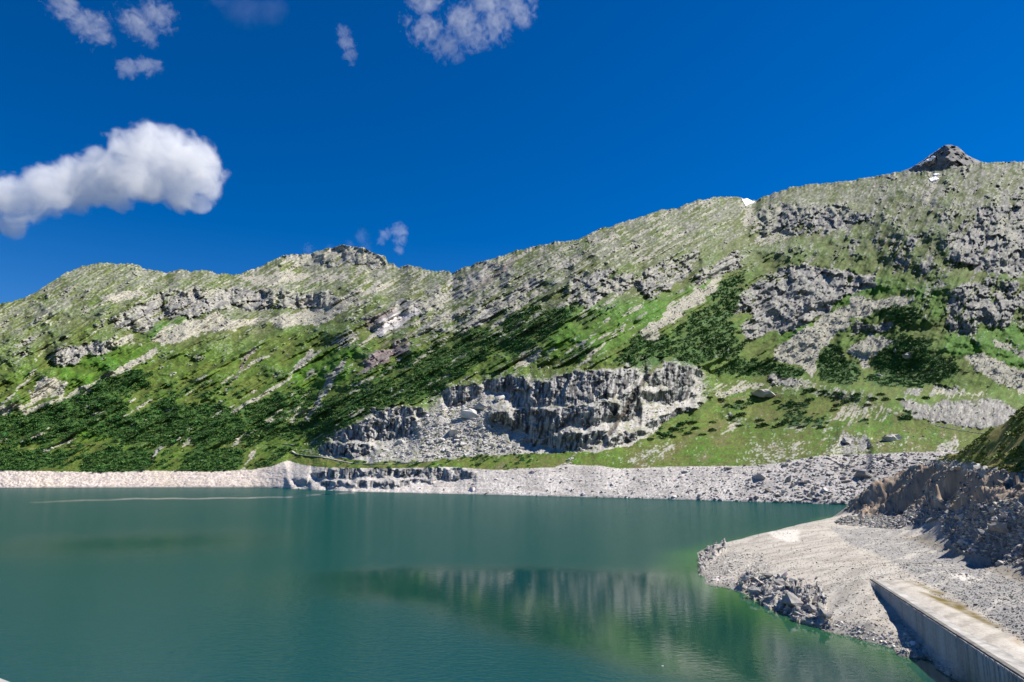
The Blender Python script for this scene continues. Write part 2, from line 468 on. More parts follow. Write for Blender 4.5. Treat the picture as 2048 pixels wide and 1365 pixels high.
# --- bare rock and cliffs (value, slope of the face)
R = Z32(-0.22)
R += 0.20 * sstep(0.3, 0.9, hfrac) + .06 * sstep(.1, .3, hfrac) + .14 * sstep(1350, 1600, PXG) * sstep(.2, .4, hfrac)
STEEP = Z32(0.0)
for p, v, s in [
    ([(228, 648), (260, 615), (300, 600), (340, 580), (420, 574), (460, 580), (512, 577), (600, 581), (660, 584), (684, 598), (650, 616), (600, 616), (512, 622), (440, 616), (400, 636), (330, 638), (280, 664), (255, 660)], 0.85, 1.1),
    ([(98, 718), (130, 695), (170, 684), (230, 683), (242, 696), (200, 710), (150, 726), (115, 742)], 0.8, 1.4),
    ([(180, 650), (230, 630), (240, 635), (190, 662)], 0.75, 1.0), ([(30, 690), (70, 665), (65, 675), (35, 705)], 0.7, 1.0),
    ([(60, 600), (120, 580), (100, 600), (50, 612)], 0.7, 0.0),
    ([(565, 514), (620, 508), (690, 488), (752, 506), (778, 528), (760, 536), (700, 530), (640, 532), (560, 536)], 0.85, 1.2),
    ([(850, 600), (900, 560), (960, 538), (1012, 516), (1024, 532), (960, 575), (900, 600), (840, 622), (785, 618), (800, 600)], 0.9, 0.9),
    ([(738, 662), (735, 640), (762, 625), (812, 613), (842, 625), (800, 650), (765, 672)], 1.0, 0.9),
    ([(713, 748), (740, 708), (790, 690), (832, 678), (800, 710), (750, 736)], 1.0, 0.9),
    ([(640, 690), (660, 672), (730, 650), (735, 665), (690, 690)], 0.55, 0.0),
    ([(930, 655), (960, 625), (1040, 570), (1105, 542), (1092, 562), (1020, 612), (960, 655)], 0.85, 0.9),
    ([(1130, 600), (1150, 545), (1200, 535), (1258, 545), (1285, 560), (1290, 540), (1330, 528), (1395, 498), (1402, 515), (1380, 548), (1335, 582), (1290, 596), (1278, 580), (1215, 585), (1190, 612), (1175, 612)], 0.8, 1.5),
    ([(1376, 574), (1400, 545), (1440, 520), (1482, 498), (1488, 520), (1445, 556), (1425, 562)], 0.9, 1.4),
    ([(1455, 622), (1470, 592), (1500, 570), (1545, 556), (1532, 590), (1505, 622), (1470, 632)], 0.85, 1.4),
    ([(1498, 684), (1478, 662), (1500, 630), (1536, 572), (1560, 540), (1640, 528), (1700, 543), (1752, 558), (1747, 576), (1690, 590), (1660, 622), (1600, 656), (1545, 664)], 1.0, 1.0),
    ([(1420, 715), (1400, 700), (1420, 670), (1470, 690), (1460, 720)], 0.75, 1.2),
    ([(1500, 472), (1515, 430), (1545, 405), (1600, 408), (1680, 408), (1745, 430), (1700, 457), (1620, 472), (1560, 472)], 0.75, 1.1),
    ([(1890, 480), (1955, 420), (2060, 400), (2190, 400), (2190, 560), (2060, 550), (1990, 547), (1930, 537), (1900, 510)], 1.0, 1.15),
    ([(1885, 612), (1920, 568), (2000, 558), (2060, 575), (2190, 600), (2190, 660), (2040, 655), (1990, 658), (1955, 645), (1955, 680), (1900, 662)], 0.7, 1.0),
    ([(1800, 800), (1850, 808), (1950, 800), (1990, 795), (2015, 808), (2060, 825), (2060, 850), (1965, 858), (1870, 850), (1825, 832)], 1.0, 1.25),
    ([(1780, 710), (1790, 697), (1802, 698), (1800, 710)], 1.0, 2.0), ([(1800, 722), (1805, 706), (1835, 702), (1838, 722)], 1.0, 2.0),
    ([(1680, 725), (1680, 702), (1692, 705), (1688, 725)], 0.95, 1.5), ([(1690, 672), (1700, 650), (1790, 645), (1790, 662), (1720, 664)], 0.7, 1.2),
    ([(1536, 772), (1540, 752), (1610, 758), (1612, 775)], 0.75, 1.4),
    ([(1495, 798), (1500, 785), (1535, 778), (1575, 790), (1560, 798)], 0.0, 0.0),
    ([(1800, 790), (1820, 775), (1880, 770), (1930, 780), (1930, 792), (1850, 795)], 0.7, 1.2),
    ([(1510, 560), (1530, 540), (1580, 525), (1600, 530), (1540, 555)], 0.4, 0.0),
    ([(1655, 907), (1685, 868), (1735, 870), (1745, 892), (1700, 906)], .62, 1.0), ([(1560, 860), (1580, 846), (1640, 838), (1650, 850), (1600, 862)], .4, 0), ([(1640, 795), (1660, 778), (1740, 782), (1760, 796), (1700, 802)], .5, .8), ([(1445, 838), (1470, 826), (1500, 832), (1480, 844)], .5, .8),
    ([(1760, 365), (1850, 350), (1990, 342), (2060, 345), (2190, 345), (2190, 400), (1960, 415), (1900, 440), (1800, 420)], .30, 0), ([(1555, 392), (1600, 380), (1700, 370), (1780, 362), (1765, 402), (1600, 404)], .28, 0), ([(1740, 470), (1900, 465), (1905, 545), (1780, 545), (1745, 520)], .36, .8), ([(1780, 560), (1890, 560), (1880, 612), (1850, 640), (1830, 600)], .30, 0), ([(1610, 480), (1740, 462), (1760, 500), (1640, 520)], .2, 0),
    ([(770, 650), (850, 600), (960, 540), (1100, 496), (1210, 462), (1190, 515), (1060, 580), (940, 660), (840, 700)], .36, 0),
    ([(1230, 730), (1265, 710), (1290, 715), (1300, 735), (1270, 742)], 0.8, 1.4),
]:
    paint(R, p, v)
    if s > 0: paint(STEEP, p, s)
for pts, w, v in [
    ([(505, 700), (480, 740), (456, 780), (428, 825), (395, 850), (345, 888)], 2.6, 0.9),
    ([(692, 722), (660, 765), (632, 810), (605, 848)], 6, 0.85),
    ([(325, 890), (300, 925), (278, 948)], 3.5, 0.9),
    ([(960, 560), (1010, 525), (1060, 500)], 4, 0.6),
    ([(1120, 560), (1060, 600), (990, 650), (930, 690)], 4, 0.6),
]: pline(R, pts, w, v)
R = gauss(R, 1.6, 1.4)

# --- quarry: outline, faces, benches
QUARRY = [(575, 908), (600, 892), (655, 872), (700, 850), (745, 818), (830, 806), (870, 790), (900, 768), (960, 752), (1020, 733), (1040, 722), (1090, 732), (1180, 738), (1270, 735), (1290, 716), (1330, 712), (1400, 732), (1432, 750), (1440, 770),
          (1424, 795), (1400, 815), (1340, 836), (1300, 872), (1262, 890), (1200, 904), (1040, 907), (860, 922), (740, 926), (640, 912)]
qmask = in_poly(PXG + wx * .6, PY + wy * .6, QUARRY)
QF = Z32(0.0)
for p, v in [
    ([(968, 766), (1024, 748), (1050, 755), (1046, 778), (1024, 786), (985, 782)], 1), ([(1016, 796), (1050, 770), (1100, 764), (1130, 745), (1190, 739), (1268, 741), (1274, 750), (1250, 778), (1215, 802), (1170, 807), (1090, 811), (1028, 815)], 1),
    ([(972, 832), (1024, 822), (1060, 814), (1100, 825), (1140, 814), (1200, 811), (1238, 804), (1230, 842), (1190, 851), (1140, 851), (1110, 861), (1070, 876), (1040, 869), (1000, 847)], 1),
    ([(1035, 882), (1080, 877), (1100, 869), (1180, 864), (1212, 859), (1200, 882), (1170, 902), (1130, 902), (1085, 892)], .8),
    ([(733, 842), (742, 836), (822, 837), (830, 850), (822, 876), (790, 881), (740, 881)], 1), ([(668, 874), (690, 855), (735, 840), (735, 880), (690, 882)], .7),
    ([(748, 820), (790, 819), (842, 811), (844, 829), (800, 832), (752, 834)], 1), ([(888, 794), (898, 776), (925, 768), (948, 764), (976, 780), (930, 809), (900, 809)], .75),
    ([(636, 892), (660, 886), (742, 889), (752, 900), (730, 916), (690, 916), (640, 906)], .8),
    ([(1288, 746), (1330, 739), (1382, 754), (1388, 771), (1340, 774), (1298, 771)], 1), ([(1288, 784), (1330, 779), (1376, 774), (1382, 791), (1350, 802), (1330, 810), (1298, 802)], 1),
    ([(1290, 853), (1318, 835), (1370, 814), (1398, 811), (1402, 826), (1360, 839), (1322, 853)], 1), ([(1205, 886), (1240, 869), (1302, 862), (1272, 882), (1222, 892)], 1),
    ([(1240, 800), (1262, 780), (1280, 770), (1285, 800), (1270, 840), (1240, 850)], .7), ([(1318, 724), (1380, 734), (1412, 745), (1402, 753), (1340, 743)], 1),
    ([(1228, 725), (1246, 722), (1252, 732), (1240, 737)], 1),
    ([(615, 948), (640, 939), (700, 938), (820, 938), (900, 936), (944, 939), (940, 956), (900, 959), (860, 953), (760, 954), (700, 957), (640, 952)], 1),
    ([(648, 966), (690, 961), (702, 972), (655, 978)], 1), ([(560, 958), (620, 955), (640, 970), (600, 973)], .5), ([(705, 962), (800, 960), (880, 955), (870, 968), (760, 976), (705, 976)], .6),
]: paint(QF, p, v)
QF = gauss(QF, 1.0, 1.0)
gully = line_dist(PXG + wx * .25, PY + wy * .25, [(1338, 700), (1312, 730), (1285, 765), (1262, 800), (1240, 840), (1218, 868)])
gul = sstep(6.5, 2.5, gully)

below = PY > white                       # drawdown bank
mead = (~below) & (PY > meadow) & ~qmask & (PXG > 552)

# --- slope of the ground, integrated away from the shore
tb = np.interp(PX, [-200, 0, 300, 700, 860, 1000, 1300, 1600, 2048, 2200], [.55, .55, .54, .50, .53, .62, .68, .70, .70, .70])[None]
tanb = np.maximum(tb * (1 - 0.18 * sstep(.6, 1, hfrac)), E + 0.16) + 0 * PXG
tanb = np.where(below, np.interp(PX, [-200, 540, 620, 900, 1100, 2200], [.55, .5, .36, .36, .40, .42])[None], tanb)
tanb = np.where(mead, 0.13 + np.maximum(E, -.02) * 1.7, tanb)
tanb = np.maximum(gauss(tanb, 7, 10), E + 0.08)
dE = np.diff(E, axis=0, prepend=E[:1])
LNR0 = np.log(CAMZ / -E[0])[None]
base = LNR0 + np.cumsum(dE / (tanb - E), 0)
base = LNR0 + gauss(base - LNR0, 3, 26)
# the right half of the slope swings away from the lake
base = base + smooth1(np.interp(PX, [-200, 1380, 1600, 1850, 2200], [0, 0, .10, .26, .44]), 30)[None] * sstep(-.02, .16, hfrac)
base = base + smooth1(np.interp(PX, [-200, 620, 1330, 1420, 1560, 1750, 2200], [0, 0, -.085, -.085, -.04, 0, 0]), 18)[None] * sstep(-.04, .28, hfrac)
tand = tanb.copy()
rockm = sstep(.45, .75, R + .25 * iso2)
tand = np.where(STEEP > 0, np.maximum(tand, STEEP), tand)
tand = np.where(qmask, np.where(QF > .5, 3.0, np.maximum(.30 + .8 * np.maximum(E, 0), E + .2)), tand)
lowq = below & (PXG + wx > 575) & (PXG + wx + (PY - 940) < 955)
tand = np.where(lowq, np.where(QF > .5, 3.0, .25), tand)
tand = np.maximum(gauss(tand, .8, .8), E + .1)
det = np.cumsum(dE / (tand - E), 0) - np.cumsum(dE / (tanb - E), 0)
det = det - gauss(det, 26, .3)
det = gauss(det, .6, 1.2)
det = np.clip(det, -.085, .085)
LNR = base + det
RNG_ = np.exp(LNR)

# --- relief along the sight line, metres
shrubm = sstep(.38, .60, S + .34 * st2 + .24 * iso2 + .10 * iso3)
screem = sstep(.45, .62, C - .12 * isoM + .34 * st2 + .16 * iso2 + .22 * st3 + .16 * iso3)
rockm = sstep(.40, .58, R + .30 * isoM + .30 * st2 + .26 * iso2 + .16 * st3 + .20 * iso3 + .12 * iso1)
dist = RNG_ / 1200.0
rel = 11.0 * st1 * sstep(0, .15, hfrac) * sstep(1.0, .8, hfrac) * (1 - .6 * wr) + 5.0 * unit(np.abs(st1)) * sstep(.05, .2, hfrac) * (1 - wr) + 10 * iso1 * sstep(.05, .3, hfrac)
BX, BY = PXG + .35 * wx, PY + .35 * wy
fac1 = facets(BX / 26, BY / 22, 521, 1.0, .5); fac2 = facets(BX / 11, BY / 12, 525, 1.0, .45); fac3 = facets(BX / 4.6, BY / 5.2, 531, 1.0, .4)
qf1 = facets(BX / 21 + .1 * BY / 19, BY / 34, 541, 1.1, .6); qf2 = facets(BX / 9, BY / 11, 545, 1.0, .5)
blk = blocks(BX / 9, BY / 16, 501) * .5 + blocks(BX / 5 + .2 * BY / 5, BY / 9, 503) * .35 + blocks(BX / 2.6, BY / 4, 505) * .25
wsl = sstep(1200, 1080, PXG) * sstep(560, 700, PXG)
rel += rockm * ((1 - .65 * wsl) * (9.0 * fac1 + 3.6 * fac2 + 1.2 * fac3) + (1.5 + 2.0 * wsl) * st2 + 2.6 * wsl * st3 + 2.0)
rel += (1 - rockm) * (1.2 * st2 + .9 * iso2 + .5 * iso3)
rel += screem * 1.1 * noise(PXG / 2.3, PY / 1.9, 131)
ribs = unit(fbm(PXG / 7 + .05 * PY, PY / 45, 3, 141))
ribs2 = ridged(PXG / 17 + .02 * PY, PY / 50, 2, 145)
face = sstep(.3, .7, QF)
rel = np.where(qmask | lowq, face * (8.0 * qf1 + 5.0 * qf2 + 2.5 * fac3 + 2.0 * blk) + (1 - face) * (1.4 * iso2 + .9 * iso3 + 1.5 * fac3), rel)
rel = np.where(lowq, rel * .55, rel)
steepm = sstep(.8, 1.1, STEEP)
rel += steepm * (5.0 * qf1 + 3.0 * qf2)
rcl = gauss(in_poly(QX, QY, [(1795, 800), (1850, 806), (1950, 798), (1990, 792), (2015, 806), (2060, 825), (2060, 852), (1965, 858), (1870, 852), (1822, 834)]).astype(float), 1, 1)
rel += rcl * (5.0 * qf1 + 4.0 * qf2 + 2 * fac3)
lowb = below & ~lowq
rel = np.where(lowb, .8 * iso2 + .8 * iso3 + sstep(560, 500, PXG) * 1.3 * ridged((SA) / 40, SB / 6, 2, 151), rel)
rel = np.where(mead, 1.6 * iso2 + .8 * iso3 + 5.0 * iso1 * sstep(0, 12, white - PY), rel)
rel -= gul * 5 * sstep(735, 745, PY) + gul * 3
rel *= np.clip(dist, .6, 2.0)
edge = sstep(0, .012, T) * 1.0
RNG_ = RNG_ - rel * edge
X = HX * RNG_; Y = HY * RNG_; Z = CAMZ + E * RNG_

# --- colour of the land cover
def colr(*c): return np.array(c, np.float32)
def mixc(a, b, m): return a + (b - a) * m[..., None]
gn = 0.5 + 0.5 * np.clip(1.3 * iso1 + .6 * st2 + .35 * iso2, -1, 1)
green = Z32(0.30) - .28 * sstep(.45, .95, hfrac)
for p, v in [
    ([(1090, 722), (1110, 640), (1200, 600), (1300, 598), (1400, 565), (1445, 556), (1300, 655), (1200, 705)], .72), ([(1560, 690), (1560, 668), (1640, 640), (1690, 596), (1750, 566), (1835, 585), (1720, 592), (1660, 640)], .95),
    ([(1880, 690), (1900, 662), (1955, 682), (1960, 650), (2060, 655), (2190, 700), (2190, 790), (2048, 742), (1960, 710), (1920, 722), (1900, 712)], .95),
    ([(580, 800), (590, 720), (650, 700), (720, 690), (700, 760), (640, 800)], .75), ([(270, 672), (320, 640), (395, 638), (340, 680)], .9), ([(120, 745), (130, 690), (220, 690), (300, 690), (260, 730), (130, 790)], .7),
    ([(165, 875), (190, 845), (260, 860), (240, 885)], .9), ([(330, 840), (345, 815), (375, 820), (365, 836)], .8), ([(1650, 855), (1700, 832), (1780, 830), (1800, 855), (1700, 865)], .7), ([(1380, 930), (1400, 890), (1480, 895), (1480, 930)], .7),
    ([(1780, 560), (1830, 560), (1900, 600), (1880, 640), (1840, 600)], .75),
]: paint(green, p, v)
green = gauss(green, 3, 3)
gmix = np.clip(green + .55 * (gn - .45), 0, 1)
ca = mixc(colr(.094, .124, .024), colr(.058, .160, .007), gmix)
ca = ca * (1 + .22 * iso2 + .22 * iso3)[..., None]
rockc = mixc(colr(.315, .305, .275), colr(.21, .205, .19), sstep(-.25, .45, iso2 + .6 * st2))
rockc = mixc(rockc, colr(.30, .305, .22), sstep(.05, .5, iso1 + .4 * iso3) * (.15 + .55 * sstep(.5, .95, hfrac)))
rockc = rockc * (1 + .3 * iso3 + .35 * wsl * st3)[..., None]
screec = colr(.345, .33, .265) * (1 + .25 * noise(PXG / 1.9, PY / 1.7, 161) + .2 * iso3)[..., None]
speck = sstep(.62, .85, noise(PXG / 3.4, PY / 2.6, 171) + .35 * iso2 + .45 * iso1 + .16 * sstep(.4, .9, hfrac)) * .7
ca = mixc(ca, screec, speck * (.8 - .5 * gmix))
ca = mixc(ca, colr(.225, .228, .188) * (1 + .25 * iso3)[..., None], np.clip(sstep(.52, .95, hfrac) * (.44 + .5 * lerp(st3, iso2, wr) + .45 * iso3 + .35 * isoM), 0, .85))
ca = mixc(ca, rockc, rockm)
ca = mixc(ca, screec, screem)
brown = Z32(0.0)
for p, v in [([(713, 748), (740, 708), (790, 690), (832, 678), (800, 710), (750, 736)], .9), ([(735, 662), (735, 640), (762, 625), (800, 615), (780, 632), (750, 650)], .6), ([(945, 580), (1010, 530), (1040, 508), (1020, 535), (960, 580)], .7), ([(760, 690), (800, 672), (840, 668), (800, 690)], .6)]:
    paint(brown, p, v)
pline(brown, [(505, 700), (480, 740), (456, 780)], 2.4, .7)
ca = mixc(ca, colr(.17, .125, .125) * (1 + .5 * st3)[..., None], gauss(brown, 1, 1) * (.6 + .4 * (st3 > -.1)))
pale = Z32(0.0)
paint(pale, [(745, 668), (755, 640), (800, 625), (842, 622), (800, 652), (768, 672)], 1.0)
ca = mixc(ca, colr(.52, .49, .47) * (1 + .4 * st3)[..., None], gauss(pale, 1, 1) * .85)
ca = mixc(ca, colr(.044, .098, .020) * (1 + .3 * iso3)[..., None], shrubm * (1 - .8 * screem))
ca = mixc(ca, colr(.13, .125, .115), rcl * sstep(-.05, .3, fbm(PXG / 3.4, PY / 20, 3, 183) + .2 * ribs) * .7)
# quarry
qrock = mixc(colr(.37, .36, .335), colr(.25, .245, .23), sstep(-.2, .5, ribs + .4 * iso3))
qstain_shade = sstep(-.06, .25, fbm(PXG / 3.2, PY / 38, 3, 181) + .25 * ribs + .1) * .75  # stain streaks, widened and darkened to deepen the shade of the faces
qrock = mixc(qrock, colr(.060, .058, .056), qstain_shade * 1.1)
qtal = mixc(colr(.42, .405, .365), colr(.30, .29, .265), sstep(-.3, .4, iso3 + .5 * iso2))
qtal = mixc(qtal, colr(.16, .17, .06), sstep(.25, .5, iso2 + .4 * iso1 - .1) * .5)
qc = mixc(qtal, qrock, face)
qc = mixc(qc, colr(.07, .055, .04), gul * .8)
near_face = gauss(np.roll(QF, -14, 0), 16, 14)          # benches and rubble lie below and between the faces
rubz = gauss(in_poly(QX, QY, [(640, 918), (700, 870), (780, 880), (830, 830), (900, 800), (1000, 795), (1040, 880), (1200, 908), (860, 925)]).astype(float), 6, 6)
bare = np.clip(face + sstep(.10, .24, near_face + .10 * iso2 + .06 * iso3 + .05 * st2) + rubz, 0, 1)
ca = np.where(qmask[..., None], mixc(ca, qc, bare), ca)
# meadow strip
mc = mixc(colr(.116, .132, .028), colr(.068, .150, .010), np.clip(gmix + .15 + .3 * iso2, 0, 1)) * (1 + .25 * iso3 + .2 * iso2)[..., None]
mstone = .6 * sstep(1.25, 1.6, iso3 + .6 * iso2 + .5 * iso1 + .35 * sstep(.4, .9, C))
for p, v in [([(1230, 925), (1290, 895), (1340, 885), (1370, 890), (1300, 930)], .5), ([(1480, 930), (1500, 885), (1600, 880), (1620, 905), (1560, 930)], .4), ([(1640, 915), (1680, 868), (1700, 868), (1740, 890), (1730, 905)], .8), ([(1880, 900), (1885, 885), (1920, 880), (1915, 902)], .9), ([(1700, 905), (1760, 885), (1850, 880), (1820, 900)], .35)]:
    b_ = Z32(0.0); paint(b_, p, v); mstone = np.clip(mstone + sstep(.45, .75, gauss(b_, 4, 4) + .45 * iso3 + .35 * iso2) * (gauss(b_, 6, 6) > .03), 0, 1)
mc = mixc(mc, colr(.16, .125, .06), sstep(.2, .8, isoM + .5 * iso2) * .55)
mc = mixc(mixc(mc, rockc, rockm), screec, screem)
mc = mixc(mc, colr(.36, .345, .31) * (1 + .3 * iso3)[..., None], mstone * .85)
mc = mixc(mc, colr(.036, .080, .018), shrubm)
ca = np.where(mead[..., None], mc, ca)
# drawdown bank
wl_ = mixc(colr(.56, .49, .43), colr(.45, .39, .345), sstep(-.2, .5, iso2 + .5 * iso3))
crack = sstep(.78, .95, ridged(SA / 60, SB / 9, 2, 191)) * .6
wl_ = mixc(wl_, colr(.16, .13, .115), crack)
wl_ = mixc(wl_, colr(.58, .49, .38), sstep(.1, .6, iso1) * .4)
wr_ = mixc(colr(.50, .47, .43), colr(.36, .335, .31), sstep(-.25, .35, iso3 + .5 * iso2))
wr_ = mixc(wr_, colr(.31, .295, .285) * (1 + .4 * iso3)[..., None], sstep(1380, 1750, PXG) * .65)
wc = mixc(wl_, wr_, sstep(480, 620, PXG))
wc = mixc(wc, qrock * 1.05, face * sstep(560, 640, PXG))
wc = wc * (1 + .22 * fbm(PXG / 260, (PY - white * .4) / 2.0, 3, 221) + .2 * iso1 * sstep(600, 900, PXG))[..., None]
wet = sstep(2.6, .6, (shore[None] - PY))
wc = wc * (1 - .25 * wet)[..., None]
ca = np.where(below[..., None], wc, ca)
ca = np.where((below | qmask)[..., None], ca, ca * .92)
ca = np.clip(ca, .008, .8)

VID = np.arange(NR * NC).reshape(NR, NC)
P = np.stack([X, Y, Z], -1).reshape(-1, 3)
CA = ca.reshape(-1, 3)
def terrain_at(px, py):
    """point of the far terrain seen at a place of the photograph, and its range"""
    px = np.atleast_1d(np.asarray(px, float)); py = np.atleast_1d(np.asarray(py, float))
    j = np.clip((px - PX[0]) / STEP, 0, NC - 1.001); j0 = j.astype(int); fj = (j - j0)[:, None]
    sh = np.interp(px, PX, shore); rd = np.interp(px, PX, rid_s)
    i = np.clip((py - sh) / (rd - sh) * (NR - 1), 0, NR - 1.001); i0 = i.astype(int); fi = (i - i0)[:, None]
    G = P.reshape(NR, NC, 3)
    p = (G[i0, j0] * (1 - fj) + G[i0, j0 + 1] * fj) * (1 - fi) + (G[i0 + 1, j0] * (1 - fj) + G[i0 + 1, j0 + 1] * fj) * fi
    return p

# split into the pieces of the setting
F = grid_faces(NR, NC)
cent = F[:, 0]
qm, bm_, mm = qmask.ravel()[cent], below.ravel()[cent], mead.ravel()[cent]
def piece(name, sel, extra=None, label=None):
    f = F[sel]
    v = P; c = CA
    if extra is not None:
        ev, ec, ef = extra
        f = np.vstack([f, ef]); v = np.vstack([P, ev]); c = np.vstack([CA, ec])
    used, inv = np.unique(f, return_inverse=True)
    me = mesh_np(name, v[used], inv.reshape(-1, 4), M_TERRAIN, True, c[used])
    o = link(name, me)
    tag(o, label, kind='structure')
    return o
# far side of the ridge, and the bank going on below the water
n0 = len(P)
top = VID[-1]; bot = VID[0]
back1 = np.stack([HX[-1] * RNG_[-1] * 1.03, HY[-1] * RNG_[-1] * 1.03, Z[-1] - 12], -1)
back2 = np.stack([HX[-1] * RNG_[-1] * 1.22, HY[-1] * RNG_[-1] * 1.22, Z[-1] - 220], -1)
back3 = np.stack([HX[-1] * RNG_[-1] * 1.6, HY[-1] * RNG_[-1] * 1.6, Z[-1] * 0 - 20], -1)
ids = [top, n0 + np.arange(NC), n0 + NC + np.arange(NC), n0 + 2 * NC + np.arange(NC)]
ef = np.vstack([np.stack([a[:-1], a[1:], b[1:], b[:-1]], -1) for a, b in zip(ids[:-1], ids[1:])])
piece('mountainside', ~(qm | bm_ | mm), (np.vstack([back1, back2, back3]), np.tile(CA[top], (3, 1)), ef), 'long green and grey alpine mountainside rising beyond the lake')
under = np.stack([HX[0] * RNG_[0] * .965, HY[0] * RNG_[0] * .965, Z[0] - 9], -1)
uid = n0 + np.arange(NC)
piece('lake_bank', bm_, (under, CA[bot], np.stack([uid[:-1], uid[1:], bot[1:], bot[:-1]], -1)), 'pale bare bank of the drawn down lake along the far shore')
piece('quarry_terrain', qm & ~bm_, None, 'stepped grey quarry cut into the foot of the mountain')
piece('meadow', mm & ~qm & ~bm_, None, 'olive green meadow strip between quarry, cliffs and pale bank')

# ------------------------------------------------------------------ far pyramid peak behind the right ridge
def far_peak():
    r0 = 3000.0
    us = np.linspace(1700, 2080, 150); vs = np.linspace(0, 1, 90)
    top = np.interp(us, [1700, 1790, 1820, 1842, 1870, 1888, 1902, 1916, 1936, 1965, 2000, 2080], [380, 348, 337, 324, 304, 291, 290, 294, 312, 325, 345, 400]) + 1.6 * fbm(us / 8, us * 0, 3, 201)
    py = 420 + (top[None] - 420) * vs[:, None]
    px = np.repeat(us[None], 90, 0)
    hx, hy, e = ray(px, py)
    rr = r0 + 500 * (vs[:, None] - .5) + np.abs(px - 1900) * 2.2 + 45 * facets(px / 34 + py / 60, py / 30, 203) + 22 * facets(px / 12, py / 11, 207) + 9 * facets(px / 5, py / 5, 209)
    v = np.stack([hx * rr, hy * rr, CAMZ + e * rr], -1)
    b = v[-1] * np.array([1.25, 1.25, 1]) - np.array([0, 0, 500])
    v = np.vstack([v.reshape(-1, 3), b])
    c = mixc(colr(.13, .13, .13), colr(.25, .24, .225), sstep(-.2, .5, fbm(px / 12, py / 8, 3, 205))).reshape(-1, 3)
    c = np.vstack([c, c[-150:]])
    o = link('mountain_peak', mesh_np('mountain_peak', v, grid_faces(91, 150), M_TERRAIN, True, c))
    tag(o, 'distant grey pyramid peak behind the right ridge', kind='structure')
    def peak_at(x, y):
        i = np.argmin(np.abs(px[0] - x)); k = np.argmin(np.abs(py[:, i] - y))
        return v[k * 150 + i]
    return peak_at
peak_at = far_peak()
# ------------------------------------------------------------------ near shore: height field through control points
ctrl = []
def cp(px, py, z): p = on_plane(px, py, z); ctrl.append(tuple(p))
def cr(px, py, d): p = at_range(px, py, d / float(ray(px, py)[1])); ctrl.append(tuple(p))
WZ = 7.5                                             # top of the concrete wall
WA = on_plane(1741, 1159, WZ)[:2]; WB = on_plane(2048, 1356, WZ)[:2]
wdir = (WB - WA) / np.linalg.norm(WB - WA)           # towards the camera
wnor = np.array([wdir[1], -wdir[0]])                 # towards the lake side
if wnor[0] > 0: wnor = -wnor
WEND = WA + wdir * (np.linalg.norm(WB - WA) + 60)
def wall_base(px, py):
    """where a sight line meets the wall's lake face"""
    hx, hy, e = ray(px, py)
    a = np.array([[hx, -wdir[0]], [hy, -wdir[1]]])
    r, s = np.linalg.solve(a, WA)
    return r, s, CAMZ + e * r
base_pts = [(1768, 1193), (1816, 1244), (1865, 1294), (1884, 1315), (1933, 1358)]
WBASE = [(0.0, WZ - .3)] + [(wall_base(*b)[1], wall_base(*b)[2]) for b in base_pts]

for s_, z_ in WBASE:                                  # ground along the foot of the wall, lake side
    for off in (0.6, 2.5):
        p = WA + wdir * s_ + wnor * off
        ctrl.append((p[0], p[1], min(z_, WZ) - .12 * off))
for s_ in (75, 110, 140):
    p = WA + wdir * s_ + wnor * 1.0; ctrl.append((p[0], p[1], -6 - .05 * (s_ - 75)))
    p = WA + wdir * s_ + wnor * 30.0; ctrl.append((p[0], p[1], -12))
SHORELINE = [(1404, 1104), (1397, 1120), (1396, 1145), (1420, 1170), (1470, 1181), (1500, 1196), (1545, 1220), (1600, 1243), (1650, 1262), (1700, 1275), (1780, 1296), (1815, 1312)]
_sl = np.array([on_plane(a, b, 0.0)[:2] for a, b in SHORELINE])
for i in range(len(_sl)):
    t = _sl[min(i + 1, len(_sl) - 1)] - _sl[max(i - 1, 0)]
    nn = np.array([t[1], -t[0]]) / np.linalg.norm(t)
    if nn @ (-_sl[i] + np.array([-60, 0])) < 0: nn = -nn
    ctrl.append((*_sl[i], 0.0))
    ctrl.append((*(_sl[i] + nn * 5), -2.2)); ctrl.append((*(_sl[i] + nn * 28), -11.0))
for q in [(1450, 1122, 2.6), (1430, 1140, 1.6), (1500, 1130, 3.6), (1480, 1160, 1.6), (1550, 1150, 4.0), (1560, 1190, 2.3), (1600, 1180, 3.4), (1620, 1215, 2.0), (1650, 1150, 5.2), (1650, 1215, 2.4), (1700, 1160, 5.6), (1700, 1220, 3.3), (1725, 1190, 5.3),
          (1740, 1250, 2.5), (1560, 1110, 4.6), (1600, 1080, 5.0), (1500, 1085, 4.3), (1620, 1100, 5.6), (1700, 1100, 6.6), (1720, 1140, 6.6), (1660, 1070, 6.0), (1740, 1080, 6.8), (1800, 1100, 7.3), (1850, 1130, 7.7), (1900, 1150, 7.9),
          (1800, 1150, 7.3), (1950, 1200, 8.0), (2048, 1250, 8.2), (2048, 1190, 8.8), (2048, 1150, 9.4), (1960, 1140, 8.6), (1900, 1100, 8.2), (1850, 1080, 7.6), (1800, 1062, 7.3), (2200, 1280, 9.0), (2200, 1180, 11.0), (2200, 1365, 8.0),
          (1700, 1050, 6.2), (1760, 1052, 6.8), (1680, 1040, 5.9)]:
    cp(*q)
lip = np.array([(1440, 1092, 2.6), (1480, 1082, 2.8), (1540, 1068, 3.2), (1600, 1052, 3.6), (1650, 1041, 4.0), (1672, 1035, 4.2)])    # lip above the water on the far side
lipw = np.array([on_plane(*q) for q in lip])
tt = np.linspace(0, len(lip) - 1, 26)
lx, ly, lz = [np.interp(tt, np.arange(len(lip)), lipw[:, k]) for k in range(3)]
